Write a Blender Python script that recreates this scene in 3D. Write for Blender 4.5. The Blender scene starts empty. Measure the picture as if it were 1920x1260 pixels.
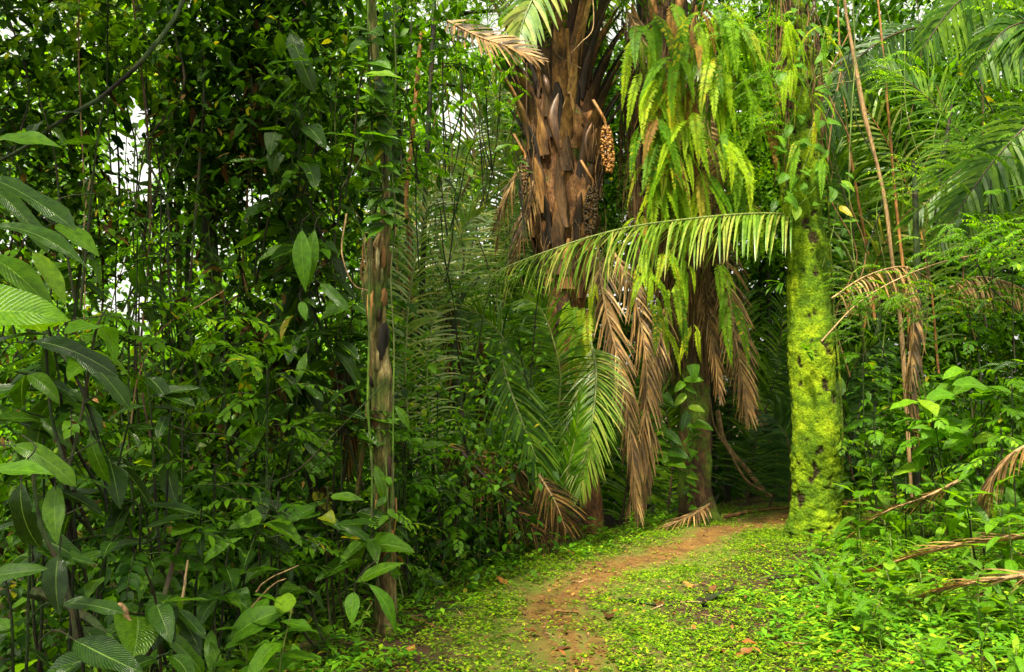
import bpy, math, random
import numpy as np
from mathutils import Vector, Matrix, noise

random.seed(7)
rng = np.random.default_rng(7)
PI = math.pi
scn = bpy.context.scene

# ------------------------------------------------------------------ camera
CAM = np.array([0.0, 0.0, 1.6])
PITCH = math.radians(4.645)
F = 1600.0
cam_data = bpy.data.cameras.new('camera')
cam_data.sensor_width = 36.0
cam_data.lens = 36.0 * F / 1920.0
cam_data.clip_start = 0.05
cam_data.clip_end = 600.0
cam = bpy.data.objects.new('camera', cam_data)
scn.collection.objects.link(cam)
cam.location = CAM
cam.rotation_euler = (PI / 2 + PITCH, 0, 0)
scn.camera = cam

# ------------------------------------------------------------------ light
SUN_EL = math.radians(58)
SUN_AZ = math.radians(203)          # compass bearing the light comes from: behind and left of the camera
world = bpy.data.worlds.new('World')
scn.world = world
world.use_nodes = True
wn = world.node_tree
for n in list(wn.nodes):
    wn.nodes.remove(n)
sky = wn.nodes.new('ShaderNodeTexSky')
sky.sky_type = 'NISHITA'
sky.sun_disc = False
sky.sun_elevation = SUN_EL
sky.sun_rotation = SUN_AZ
sky.air_density = 1.0
sky.dust_density = 4.0
sky.ozone_density = 0.6
hs = wn.nodes.new('ShaderNodeHueSaturation')
hs.inputs['Saturation'].default_value = 0.0
hs.inputs['Value'].default_value = 1.08          # a bright thin cloud cover
bg = wn.nodes.new('ShaderNodeBackground')
bg.inputs['Strength'].default_value = 0.15
wo = wn.nodes.new('ShaderNodeOutputWorld')
wn.links.new(sky.outputs[0], hs.inputs['Color'])
wt = wn.nodes.new('ShaderNodeMix'); wt.data_type = 'RGBA'; wt.blend_type = 'MULTIPLY'
wt.inputs[0].default_value = 1.0
wt.inputs[7].default_value = (1.0, 1.0, 0.90, 1)      # whitish haze of a humid day
wn.links.new(hs.outputs[0], wt.inputs[6])
wn.links.new(wt.outputs[2], bg.inputs['Color'])
wn.links.new(bg.outputs[0], wo.inputs['Surface'])

sun_data = bpy.data.lights.new('sun', 'SUN')
sun_data.energy = 5.0
sun_data.angle = math.radians(4)
sun_data.color = (1.0, 0.92, 0.68)
sun = bpy.data.objects.new('sun', sun_data)
scn.collection.objects.link(sun)
sdir = Vector((math.sin(SUN_AZ) * math.cos(SUN_EL), math.cos(SUN_AZ) * math.cos(SUN_EL), math.sin(SUN_EL)))
sun.rotation_euler = sdir.to_track_quat('Z', 'Y').to_euler()
sun.location = (0, 0, 30)

scn.view_settings.view_transform = 'Standard'
scn.view_settings.look = 'None'
scn.view_settings.gamma = 1.0
scn.view_settings.use_curve_mapping = False
scn.view_settings.exposure = 1.33
scn.cycles.max_bounces = 7
scn.cycles.diffuse_bounces = 4
scn.cycles.glossy_bounces = 2
scn.cycles.transmission_bounces = 4
scn.cycles.sample_clamp_indirect = 6.0

# ------------------------------------------------------------------ helpers
COL = scn.collection


def nrm(v):
    v = np.asarray(v, float)
    return v / np.maximum(np.linalg.norm(v, axis=-1, keepdims=True), 1e-9)


def ray(px, py):
    r = np.array([(px - 960) / F, 1.0, (630 - py) / F])
    c, s = math.cos(PITCH), math.sin(PITCH)
    return np.array([r[0], r[1] * c - r[2] * s, r[1] * s + r[2] * c])


def P(px, py, d):
    """the point at distance d in front of the camera seen at that pixel"""
    r = ray(px, py)
    return CAM + r * (d / r[1])


def project(p):
    q = p - CAM
    c, s = math.cos(PITCH), math.sin(PITCH)
    f = q[..., 1] * c + q[..., 2] * s
    u = -q[..., 1] * s + q[..., 2] * c
    return 960 + F * q[..., 0] / f, 630 - F * u / f


def smooth(t):
    t = np.clip(t, 0, 1)
    return t * t * (3 - 2 * t)


EDGE_Y = [-6, 0, 2, 5.1, 6.9, 8.0, 9.1, 10.7, 12.8, 13.8, 18]
EDGE_X = [-1.6, -1.5, -1.4, -1.15, -.80, -.25, .45, 1.25, 2.7, 3.4, 6.5]
PATH_Y = [-6, 0, 3, 5.1, 6.6, 7.3, 8.5, 10.2, 11.9, 13.5, 16]
PATH_X = [.5, .5, .5, .46, .34, .36, .95, 2.15, 3.45, 4.7, 7.5]


def gz(x, y):
    x = np.asarray(x, float); y = np.asarray(y, float)
    e = np.interp(y, EDGE_Y, EDGE_X)
    z = -0.75 * smooth((e - x - 0.05) / 2.2)
    z = z + 0.30 * smooth((x - 2.4 - np.maximum(y - 8, 0) * .5) / 3.5)
    z = z + .022 * np.sin(x * 1.7 + y * .9) + .016 * np.sin(x * 3.1 - y * 2.3 + 1) + .008 * np.sin(x * 7.3 + y * 6.1)
    return z


def G(px, py):
    r = ray(px, py)
    t = 1.0
    while t < 60:
        p = CAM + r * t
        if p[2] < gz(p[0], p[1]):
            break
        t += .01
    p = CAM + r * t
    return np.array([p[0], p[1], float(gz(p[0], p[1]))])


def catmull(pts, n):
    pts = np.asarray(pts, float)
    m = len(pts)
    if m == 2:
        t = np.linspace(0, 1, n)[:, None]
        return pts[0] * (1 - t) + pts[1] * t
    Q = np.vstack([2 * pts[0] - pts[1], pts, 2 * pts[-1] - pts[-2]])
    out = []
    for t in np.linspace(0, m - 1 - 1e-6, n):
        i = int(t); f = t - i
        a, b, c, d = Q[i], Q[i + 1], Q[i + 2], Q[i + 3]
        out.append(.5 * ((2 * b) + (-a + c) * f + (2 * a - 5 * b + 4 * c - d) * f * f + (-a + 3 * b - 3 * c + d) * f ** 3))
    return np.array(out)


class MB:
    def __init__(s):
        s.v = []; s.f = []; s.uv = []; s.t = []; s.n = 0

    def add(s, v, f, uv, t):
        s.v.append(v); s.f.append(f + s.n); s.uv.append(uv); s.t.append(np.broadcast_to(t, (len(v),)))
        s.n += len(v)
        return s

    def mesh(s, name, mat, origin=(0, 0, 0), smooth_=True):
        v = np.vstack(s.v) - np.asarray(origin); f = np.vstack(s.f); uv = np.vstack(s.uv); t = np.concatenate(s.t)
        me = bpy.data.meshes.new(name)
        me.vertices.add(len(v)); me.vertices.foreach_set('co', v.astype(np.float32).ravel())
        me.loops.add(f.size); me.loops.foreach_set('vertex_index', f.astype(np.int32).ravel())
        me.polygons.add(len(f)); me.polygons.foreach_set('loop_start', np.arange(0, f.size, 4, dtype=np.int32))
        if smooth_:
            me.polygons.foreach_set('use_smooth', np.ones(len(f), bool))
        ul = me.uv_layers.new(name='UVMap')
        ul.data.foreach_set('uv', uv[f.ravel()].astype(np.float32).ravel())
        a = me.attributes.new('tint', 'FLOAT', 'POINT')
        a.data.foreach_set('value', t.astype(np.float32))
        me.materials.append(mat)
        me.update(calc_edges=True)
        return me


def prof(kind, t):
    if kind == 'ovate':
        return np.sin(PI * np.clip(t, 0, 1) ** .72) ** .85 + .02
    if kind == 'lance':
        return np.sin(PI * t ** .85) ** 1.15 + .02
    if kind == 'heart':
        return np.clip(np.minimum(1, t * 9) ** .5 * (1 - t) ** .72 * 1.25, 0, 1) + .02
    if kind == 'strip':
        return np.minimum(1, t * 8 + .25) * (1 - t) ** .45 + .03
    if kind == 'oblong':
        return np.minimum(1, np.sin(PI * t) * 1.6) ** .8 + .02
    return np.ones_like(t)


def leaf_batch(mb, O, D, N, L, W, droop=.3, kind='ovate', segs=5, fold=.18, tint=None, wave=0.0, cross=2, down=(0, 0, -1)):
    O = np.atleast_2d(O); n = len(O)
    D = nrm(np.broadcast_to(D, (n, 3))); N = np.broadcast_to(N, (n, 3))
    L = np.broadcast_to(L, (n,)).astype(float); W = np.broadcast_to(W, (n,)).astype(float)
    droop = np.broadcast_to(droop, (n,)).astype(float)
    if tint is None:
        tint = rng.random(n)
    tint = np.broadcast_to(tint, (n,))
    dn = np.asarray(down, float)
    k = segs + 1
    ts = np.linspace(0, 1, k)
    w = prof(kind, ts)
    S = nrm(np.cross(D, N))
    cpos = O.copy().astype(float)
    V = np.zeros((n, k, 3 if cross == 2 else 2, 3)); 
    ph = rng.random(n) * 6.28
    for i, t in enumerate(ts):
        d = nrm(D + dn * (droop * t * 1.6)[:, None])
        if i:
            cpos = cpos + d * (L / segs)[:, None]
        nn = nrm(np.cross(S, d))
        ww = (W * .5 * w[i])[:, None]
        if cross == 2:
            V[:, i, 1] = cpos
            up = fold * ww + (wave * ww * np.sin(ph + t * 11)[:, None] if wave else 0)
            up2 = fold * ww + (wave * ww * np.sin(ph + 2 + t * 12)[:, None] if wave else 0)
            V[:, i, 0] = cpos - S * ww + nn * up
            V[:, i, 2] = cpos + S * ww + nn * up2
        else:
            V[:, i, 0] = cpos - S * ww
            V[:, i, 1] = cpos + S * ww
    c = 3 if cross == 2 else 2
    base = np.arange(n)[:, None, None] * (k * c)
    q = []
    for i in range(segs):
        for j in range(c - 1):
            a = i * c + j
            q.append([a, a + 1, a + c + 1, a + c])
    q = np.array(q)[None]
    faces = (base + q).reshape(-1, 4)
    us = np.array([0, .5, 1.]) if c == 3 else np.array([0.1, .9])
    uv = np.stack(np.meshgrid(ts, us, indexing='ij'), -1)[..., ::-1].reshape(1, k * c, 2)
    uv = np.broadcast_to(uv, (n, k * c, 2)).reshape(-1, 2)
    mb.add(V.reshape(-1, 3), faces, uv, np.repeat(tint, k * c))
    return mb


def tube(mb, pts, rad, sides=8, tint=.5, flat=1.0, up=(0, 0, 1), cap=True, vscale=1.0):
    pts = np.asarray(pts, float); n = len(pts)
    rad = np.broadcast_to(rad, (n,)).astype(float)
    T = nrm(np.gradient(pts, axis=0))
    up = np.asarray(up, float)
    if abs(np.dot(T[0], up)) > .9 and abs(T[:, 2]).mean() > .7:
        up = np.array([0.3, 1, 0.0])
    A = nrm(np.cross(T, up)); B = nrm(np.cross(A, T))
    th = np.linspace(0, 2 * PI, sides + 1)
    V = pts[:, None] + rad[:, None, None] * (np.cos(th)[None, :, None] * A[:, None] + flat * np.sin(th)[None, :, None] * B[:, None])
    ln = np.concatenate([[0], np.cumsum(np.linalg.norm(np.diff(pts, axis=0), axis=1))]) * vscale
    uv = np.stack([np.broadcast_to(th / (2 * PI), (n, sides + 1)), np.broadcast_to(ln[:, None], (n, sides + 1))], -1)
    f = []
    for i in range(n - 1):
        for j in range(sides):
            a = i * (sides + 1) + j
            f.append([a, a + 1, a + sides + 2, a + sides + 1])
    mb.add(V.reshape(-1, 3), np.array(f), uv.reshape(-1, 2), tint)
    if cap:
        for end in (0, n - 1):
            c = [pts[end]] + [V[end, j] for j in range(sides + 1)]
            ff = [[0, 1 + j, 1 + min(j + 1, sides), 1 + min(j + 2, sides)] for j in range(0, sides - 1, 2)]
            ff = [x for x in ff if len(set(x)) == 4]
            if ff:
                mb.add(np.array(c), np.array(ff), np.zeros((len(c), 2)), tint)
    return mb


def dead_noise(p, s, seed=0):
    return noise.noise(Vector((p[0] * s + seed, p[1] * s - seed, p[2] * s)))


# ------------------------------------------------------------------ materials
def new_mat(name):
    m = bpy.data.materials.new(name); m.use_nodes = True
    nt = m.node_tree
    for n in list(nt.nodes):
        nt.nodes.remove(n)
    out = nt.nodes.new('ShaderNodeOutputMaterial')
    return m, nt, out


def nd(nt, kind, **kw):
    n = nt.nodes.new(kind)
    for k, v in kw.items():
        setattr(n, k, v)
    return n


def ramp(nt, stops, fac):
    r = nd(nt, 'ShaderNodeValToRGB')
    el = r.color_ramp.elements
    el[0].position, el[0].color = stops[0][0], (*stops[0][1], 1)
    el[1].position, el[1].color = stops[-1][0], (*stops[-1][1], 1)
    for p, c in stops[1:-1]:
        e = el.new(p); e.color = (*c, 1)
    nt.links.new(fac, r.inputs[0])
    return r.outputs[0]


def math_node(nt, op, a, b=None, clamp=False):
    n = nd(nt, 'ShaderNodeMath', operation=op, use_clamp=clamp)
    for i, v in enumerate((a, b)):
        if v is None:
            continue
        if isinstance(v, (int, float)):
            n.inputs[i].default_value = v
        else:
            nt.links.new(v, n.inputs[i])
    return n.outputs[0]


def mixc(nt, fac, a, b, blend='MIX'):
    n = nd(nt, 'ShaderNodeMix', data_type='RGBA', blend_type=blend)
    for i, v in ((0, fac), (6, a), (7, b)):
        if isinstance(v, (int, float)):
            n.inputs[i].default_value = v
        elif isinstance(v, tuple):
            n.inputs[i].default_value = (*v, 1)
        else:
            nt.links.new(v, n.inputs[i])
    return n.outputs[2]


def leaf_mat(name, stops, rough=.35, trans=.35, tcol=1.6, veins=0, spot=.25, spec=.5, rib=None):
    m, nt, out = new_mat(name)
    at = nd(nt, 'ShaderNodeAttribute', attribute_name='tint')
    oi = nd(nt, 'ShaderNodeObjectInfo')
    s = math_node(nt, 'ADD', at.outputs['Fac'], oi.outputs['Random'])
    s = math_node(nt, 'FRACT', s)
    col = ramp(nt, stops, s)
    tc = nd(nt, 'ShaderNodeTexCoord')
    nz = nd(nt, 'ShaderNodeTexNoise'); nz.inputs['Scale'].default_value = 11; nz.inputs['Detail'].default_value = 9; nz.inputs['Roughness'].default_value = .65
    nt.links.new(tc.outputs['Object'], nz.inputs['Vector'])
    g = ramp(nt, [(.3, (.45, .5, .5)), (.5, (.95, .95, .9)), (.7, (1.45, 1.25, 1.0))], nz.outputs['Fac'])
    col = mixc(nt, 1.0, col, g, 'MULTIPLY')
    if spot:
        n2 = nd(nt, 'ShaderNodeTexNoise'); n2.inputs['Scale'].default_value = 38; n2.inputs['Detail'].default_value = 2
        nt.links.new(tc.outputs['Object'], n2.inputs['Vector'])
        sp = ramp(nt, [(.68, (0, 0, 0)), (.74, (1, 1, 1))], n2.outputs['Fac'])
        col = mixc(nt, math_node(nt, 'MULTIPLY', sp, spot), col, (.16, .12, .02))
    pr = nd(nt, 'ShaderNodeBsdfPrincipled')
    pr.inputs['Roughness'].default_value = rough
    pr.inputs['Specular IOR Level'].default_value = spec
    if veins:
        uv = nd(nt, 'ShaderNodeUVMap', uv_map='UVMap')
        sx = nd(nt, 'ShaderNodeSeparateXYZ'); nt.links.new(uv.outputs[0], sx.inputs[0])
        u = math_node(nt, 'ABSOLUTE', math_node(nt, 'SUBTRACT', sx.outputs[0], .5))
        ph = math_node(nt, 'SUBTRACT', math_node(nt, 'MULTIPLY', sx.outputs[1], float(veins)), math_node(nt, 'MULTIPLY', u, veins * .45))
        w = math_node(nt, 'SINE', math_node(nt, 'MULTIPLY', ph, 2 * PI))
        w = math_node(nt, 'ABSOLUTE', w)
        mid = math_node(nt, 'LESS_THAN', u, .022)
        h = math_node(nt, 'SUBTRACT', math_node(nt, 'POWER', w, .45), math_node(nt, 'MULTIPLY', mid, .9))
        vein = math_node(nt, 'LESS_THAN', w, .16)
        k = math_node(nt, 'MAXIMUM', math_node(nt, 'MULTIPLY', vein, .28), math_node(nt, 'MULTIPLY', mid, .75))
        col = mixc(nt, k, col, rib or (.16, .27, .05))
        bp = nd(nt, 'ShaderNodeBump'); bp.inputs['Strength'].default_value = .55; bp.inputs['Distance'].default_value = .006
        nt.links.new(h, bp.inputs['Height'])
        nt.links.new(bp.outputs[0], pr.inputs['Normal'])
    nt.links.new(col, pr.inputs['Base Color'])
    tr = nd(nt, 'ShaderNodeBsdfTranslucent')
    tcl = mixc(nt, 1.0, col, (tcol * 1.5, tcol * 1.4, tcol * .3), 'MULTIPLY')
    nt.links.new(tcl, tr.inputs['Color'])
    mx = nd(nt, 'ShaderNodeMixShader'); mx.inputs[0].default_value = trans
    nt.links.new(pr.outputs[0], mx.inputs[1]); nt.links.new(tr.outputs[0], mx.inputs[2])
    nt.links.new(mx.outputs[0], out.inputs['Surface'])
    return m


def bark_mat(name, stops, scale=6.0, stretch=.25, rough=.8, bump=.5, moss=0.0, moss_col=(.10, .2, .012), stripes=0):
    m, nt, out = new_mat(name)
    tc = nd(nt, 'ShaderNodeTexCoord')
    mp = nd(nt, 'ShaderNodeMapping'); mp.inputs['Scale'].default_value = (1, 1, stretch)
    nt.links.new(tc.outputs['Object'], mp.inputs[0])
    nz = nd(nt, 'ShaderNodeTexNoise'); nz.inputs['Scale'].default_value = scale; nz.inputs['Detail'].default_value = 8; nz.inputs['Roughness'].default_value = .68
    nt.links.new(mp.outputs[0], nz.inputs['Vector'])
    at = nd(nt, 'ShaderNodeAttribute', attribute_name='tint')
    f = math_node(nt, 'ADD', nz.outputs['Fac'], math_node(nt, 'MULTIPLY', math_node(nt, 'SUBTRACT', at.outputs['Fac'], .5), .35))
    col = ramp(nt, stops, f)
    n3 = nd(nt, 'ShaderNodeTexNoise'); n3.inputs['Scale'].default_value = scale * 5; n3.inputs['Detail'].default_value = 8; n3.inputs['Roughness'].default_value = .75
    nt.links.new(mp.outputs[0], n3.inputs['Vector'])
    fine = ramp(nt, [(.36, (.35, .33, .3)), (.5, (.95, .95, .95)), (.64, (1.5, 1.45, 1.35))], n3.outputs['Fac'])
    col = mixc(nt, 1.0, col, fine, 'MULTIPLY')
    if moss:
        n2 = nd(nt, 'ShaderNodeTexNoise'); n2.inputs['Scale'].default_value = 3.2; n2.inputs['Detail'].default_value = 6
        nt.links.new(tc.outputs['Object'], n2.inputs['Vector'])
        mk = ramp(nt, [(.62 - moss * .35, (0, 0, 0)), (.72 - moss * .3, (1, 1, 1))], n2.outputs['Fac'])
        mfine = mixc(nt, 1.0, (*moss_col,), fine, 'MULTIPLY')
        col = mixc(nt, math_node(nt, 'MULTIPLY', mk, .85), col, mfine)
    pr = nd(nt, 'ShaderNodeBsdfPrincipled'); pr.inputs['Roughness'].default_value = rough
    pr.inputs['Specular IOR Level'].default_value = .3
    nt.links.new(col, pr.inputs['Base Color'])
    bp = nd(nt, 'ShaderNodeBump'); bp.inputs['Strength'].default_value = bump; bp.inputs['Distance'].default_value = .02
    h = math_node(nt, 'ADD', nz.outputs['Fac'], math_node(nt, 'MULTIPLY', n3.outputs['Fac'], .5))
    nt.links.new(h, bp.inputs['Height']); nt.links.new(bp.outputs[0], pr.inputs['Normal'])
    nt.links.new(pr.outputs[0], out.inputs['Surface'])
    return m


M = {}
DK, DK2 = (.006, .024, .001), (.016, .055, .0015)
MD, MD2 = (.036, .105, .002), (.075, .175, .003)
BR, BR2 = (.080, .22, .006), (.14, .31, .009)
YG = (.24, .38, .02)
YL = (.34, .28, .02)
M['dark_leaf'] = leaf_mat('dark_glossy_leaf', [(0, DK), (.5, DK2), (.85, MD), (1, MD2)], rough=.23, trans=.25, tcol=2.2, veins=11, spec=.42, spot=.45)
M['mid_leaf'] = leaf_mat('mid_green_leaf', [(0, DK2), (.45, MD), (.85, MD2), (.97, BR), (1, YL)], rough=.27, trans=.36, tcol=1.9, veins=10, spec=.38, spot=.5)
M['bright_leaf'] = leaf_mat('bright_green_leaf', [(0, MD2), (.5, BR), (.9, BR2), (1, YG)], rough=.36, trans=.42, tcol=1.4, veins=9, rib=(.2, .38, .03), spec=.3)
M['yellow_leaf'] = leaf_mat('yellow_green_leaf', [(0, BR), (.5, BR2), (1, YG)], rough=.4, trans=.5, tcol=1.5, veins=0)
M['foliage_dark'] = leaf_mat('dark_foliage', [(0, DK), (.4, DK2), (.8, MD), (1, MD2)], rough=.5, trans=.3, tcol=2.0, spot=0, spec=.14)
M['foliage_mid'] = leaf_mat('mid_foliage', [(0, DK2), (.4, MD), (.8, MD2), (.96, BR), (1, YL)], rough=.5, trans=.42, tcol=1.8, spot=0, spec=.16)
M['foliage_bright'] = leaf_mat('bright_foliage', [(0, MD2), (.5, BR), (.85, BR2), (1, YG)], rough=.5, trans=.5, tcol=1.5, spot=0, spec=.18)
M['cover'] = leaf_mat('ground_cover_leaf', [(0, (.06, .2, .01)), (.4, (.12, .32, .012)), (.8, (.2, .42, .015)), (1, (.33, .48, .02))], rough=.5, trans=.35, tcol=1.2, spot=0, spec=.2)
M['ground_leaf'] = leaf_mat('creeping_leaf', [(0, (.03, .085, .003)), (.35, (.085, .21, .005)), (.75, (.18, .34, .008)), (1, (.32, .42, .015))], rough=.5, trans=.35, tcol=1.2, spot=.3, spec=.2)
M['moss_tuft'] = leaf_mat('moss_tuft', [(0, (.03, .075, .002)), (.5, (.15, .235, .004)), (1, (.34, .40, .011))], rough=.9, trans=.3, tcol=1.1, spot=0, spec=.0)
M['fern'] = leaf_mat('fern_green', [(0, (.06, .17, .004)), (.4, (.17, .33, .007)), (.85, (.32, .46, .014)), (1, (.38, .34, .02))], rough=.55, trans=.5, tcol=1.3, spot=0, spec=.15)
M['fern_old'] = leaf_mat('browning_fern', [(0, (.12, .05, .015)), (.4, (.26, .15, .03)), (.7, (.30, .26, .03)), (1, (.22, .33, .02))], rough=.6, trans=.35, tcol=1.1, spot=0, spec=.1)
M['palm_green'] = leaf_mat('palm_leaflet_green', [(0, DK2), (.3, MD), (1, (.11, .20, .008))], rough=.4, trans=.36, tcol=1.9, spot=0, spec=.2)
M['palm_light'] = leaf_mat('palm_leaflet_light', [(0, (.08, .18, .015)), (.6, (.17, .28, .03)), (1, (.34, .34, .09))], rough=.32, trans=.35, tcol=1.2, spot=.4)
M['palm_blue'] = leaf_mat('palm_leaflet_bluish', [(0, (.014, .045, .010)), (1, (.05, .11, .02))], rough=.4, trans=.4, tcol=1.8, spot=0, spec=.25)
M['palm_dead'] = leaf_mat('dead_palm_leaflet', [(0, (.05, .03, .015)), (.3, (.14, .08, .032)), (.7, (.30, .17, .06)), (1, (.44, .29, .12))], rough=.6, trans=.2, tcol=.9, spot=.3, spec=.3)
M['palm_rot'] = leaf_mat('rotting_palm_leaflet', [(0, (.012, .006, .002)), (.6, (.06, .032, .009)), (1, (.22, .13, .035))], rough=.6, trans=.15, tcol=.9, spot=.2, spec=.1)
M['silver'] = leaf_mat('silvery_leaf', [(0, (.5, .6, .42)), (1, (.6, .7, .5))], rough=.4, trans=.2, tcol=.8, spot=0)
M['litter'] = leaf_mat('dead_leaf', [(0, (.03, .012, .006)), (.4, (.14, .05, .012)), (.8, (.30, .11, .018)), (1, (.42, .22, .05))], rough=.5, trans=.15, tcol=1, spot=.5)
M['bark_dark'] = bark_mat('dark_wet_bark', [(.3, (.004, .003, .002)), (.5, (.018, .012, .006)), (.7, (.05, .032, .014))], rough=.7, moss=.55, moss_col=(.022, .05, .005), bump=1.0, scale=11)
M['bark_pale'] = bark_mat('pale_peeling_bark', [(.32, (.014, .010, .003)), (.45, (.085, .055, .016)), (.56, (.20, .145, .05)), (.72, (.38, .34, .17))], scale=13, stretch=.2, rough=.9, bump=1.0, moss=.52, moss_col=(.045, .075, .006))
M['bark_green'] = bark_mat('greenish_stem', [(.3, (.04, .05, .012)), (.6, (.10, .12, .03)), (.8, (.18, .17, .07))], moss=.4)
M['boot'] = bark_mat('palm_leaf_base', [(.3, (.010, .006, .003)), (.45, (.06, .028, .009)), (.58, (.24, .115, .03)), (.78, (.42, .25, .08))], scale=4.5, stretch=.14, rough=.7, bump=.9)
M['boot_dark'] = bark_mat('dark_leaf_base', [(.3, (.008, .005, .003)), (.55, (.04, .022, .01)), (.8, (.14, .075, .03))], scale=5, stretch=.15, rough=.6, bump=.9)
M['trunk_orange'] = bark_mat('orange_palm_trunk', [(.3, (.012, .006, .003)), (.5, (.12, .05, .014)), (.75, (.36, .19, .06))], scale=7, stretch=.5, bump=.8, moss=.15, moss_col=(.06, .10, .01))
M['trunk_mossy'] = bark_mat('half_mossy_trunk', [(.3, (.012, .006, .003)), (.5, (.06, .03, .012)), (.75, (.20, .11, .04))], scale=7, stretch=.5, bump=1.0, moss=.42, moss_col=(.085, .15, .006))
M['root'] = bark_mat('hanging_root', [(.3, (.035, .018, .007)), (.7, (.20, .11, .04))], rough=.8)
M['dry_stem'] = bark_mat('dry_stem', [(.3, (.14, .08, .035)), (.6, (.32, .2, .09)), (.8, (.45, .32, .17))], rough=.7, scale=10)
M['rachis'] = bark_mat('green_rachis', [(.3, (.06, .09, .015)), (.7, (.20, .24, .06))], rough=.4, scale=8)
M['rachis_dark'] = bark_mat('dark_rachis', [(.3, (.014, .010, .007)), (.7, (.075, .04, .02))], rough=.4, scale=8)
M['rachis_orange'] = bark_mat('orange_petiole', [(.3, (.12, .05, .012)), (.7, (.36, .17, .045))], rough=.5, scale=8)
M['fruit'] = bark_mat('orange_palm_fruit', [(.3, (.10, .035, .008)), (.5, (.27, .11, .02)), (.75, (.45, .24, .05))], scale=30, stretch=1, rough=.35, bump=.2)
M['fruit_dark'] = bark_mat('dark_palm_fruit', [(.3, (.02, .012, .006)), (.75, (.16, .10, .04))], scale=30, stretch=1, rough=.5, bump=.3)
M['pebble'] = bark_mat('soil_clod', [(.3, (.05, .025, .012)), (.7, (.24, .13, .05))], scale=20, stretch=1, rough=.9)
M['spathe'] = bark_mat('woody_spathe', [(.3, (.03, .014, .006)), (.7, (.17, .085, .04))], scale=7, stretch=.2, rough=.4, bump=.4)


def moss_bark():
    m, nt, out = new_mat('thick_moss_on_bark')
    tc = nd(nt, 'ShaderNodeTexCoord')
    n1 = nd(nt, 'ShaderNodeTexNoise'); n1.inputs['Scale'].default_value = 2.6; n1.inputs['Detail'].default_value = 8; n1.inputs['Roughness'].default_value = .7
    n2 = nd(nt, 'ShaderNodeTexNoise'); n2.inputs['Scale'].default_value = 45; n2.inputs['Detail'].default_value = 5
    for n in (n1, n2):
        nt.links.new(tc.outputs['Object'], n.inputs['Vector'])
    at = nd(nt, 'ShaderNodeAttribute', attribute_name='tint')
    g = ramp(nt, [(.3, (.02, .05, .002)), (.45, (.075, .14, .003)), (.56, (.18, .265, .004)), (.7, (.36, .41, .012))], n1.outputs['Fac'])
    g2 = ramp(nt, [(.3, (.5, .5, .5)), (.65, (1.2, 1.2, 1.2))], n2.outputs['Fac'])
    col = mixc(nt, 1.0, g, g2, 'MULTIPLY')
    br = ramp(nt, [(.35, (.006, .005, .003)), (.7, (.05, .032, .012))], n2.outputs['Fac'])
    col = mixc(nt, at.outputs['Fac'], col, br)
    pr = nd(nt, 'ShaderNodeBsdfPrincipled'); pr.inputs['Roughness'].default_value = .9
    pr.inputs['Specular IOR Level'].default_value = .15
    nt.links.new(col, pr.inputs['Base Color'])
    bp = nd(nt, 'ShaderNodeBump'); bp.inputs['Strength'].default_value = .9; bp.inputs['Distance'].default_value = .02
    nt.links.new(n2.outputs['Fac'], bp.inputs['Height']); nt.links.new(bp.outputs[0], pr.inputs['Normal'])
    nt.links.new(pr.outputs[0], out.inputs['Surface'])
    return m


M['moss_bark'] = moss_bark()


def ground_mat(name, path):
    m, nt, out = new_mat(name)
    tc = nd(nt, 'ShaderNodeTexCoord')

    def N(scale, detail=6, rough=.6):
        n = nd(nt, 'ShaderNodeTexNoise'); n.inputs['Scale'].default_value = scale; n.inputs['Detail'].default_value = detail; n.inputs['Roughness'].default_value = rough
        nt.links.new(tc.outputs['Object'], n.inputs['Vector'])
        return n.outputs['Fac']
    a, b, c = N(1.7, 8), N(7, 10, .78), N(75, 8, .75)
    at = nd(nt, 'ShaderNodeAttribute', attribute_name='tint')       # 0 on the trodden line, 1 in the undergrowth
    soil = ramp(nt, [(.3, (.05, .024, .006)), (.5, (.165, .085, .018)), (.7, (.31, .175, .04))], b)
    sp = ramp(nt, [(.36, (.22, .20, .18)), (.5, (.9, .88, .85)), (.66, (1.3, 1.25, 1.15))], c)
    soil = mixc(nt, 1.0, soil, sp, 'MULTIPLY')
    moss = ramp(nt, [(.3, (.03, .05, .005)), (.45, (.08, .13, .006)), (.55, (.12, .09, .02)), (.7, (.18, .24, .012))], b)
    humus = ramp(nt, [(.3, (.018, .010, .006)), (.6, (.07, .035, .016)), (.8, (.17, .075, .026))], c)
    k = math_node(nt, 'ADD', math_node(nt, 'MULTIPLY', a, 1.3), math_node(nt, 'MULTIPLY', at.outputs['Fac'], 1.1))
    k = math_node(nt, 'ADD', k, math_node(nt, 'MULTIPLY', b, .5))
    k1 = ramp(nt, [(.0, (0, 0, 0)), (.35, (1, 1, 1))], math_node(nt, 'SUBTRACT', k, 1.12))
    col = mixc(nt, k1, soil, moss)
    k2 = ramp(nt, [(.0, (0, 0, 0)), (.5, (1, 1, 1))], math_node(nt, 'SUBTRACT', k, 1.75))
    col = mixc(nt, k2, col, humus)
    pr = nd(nt, 'ShaderNodeBsdfPrincipled'); pr.inputs['Roughness'].default_value = .85; pr.inputs['Specular IOR Level'].default_value = .25
    nt.links.new(col, pr.inputs['Base Color'])
    bp = nd(nt, 'ShaderNodeBump'); bp.inputs['Strength'].default_value = .8; bp.inputs['Distance'].default_value = .03
    h = math_node(nt, 'ADD', b, math_node(nt, 'MULTIPLY', c, .4))
    nt.links.new(h, bp.inputs['Height']); nt.links.new(bp.outputs[0], pr.inputs['Normal'])
    nt.links.new(pr.outputs[0], out.inputs['Surface'])
    return m


M['ground'] = ground_mat('forest_floor', False)
M['path'] = ground_mat('orange_trodden_soil', True)

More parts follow.
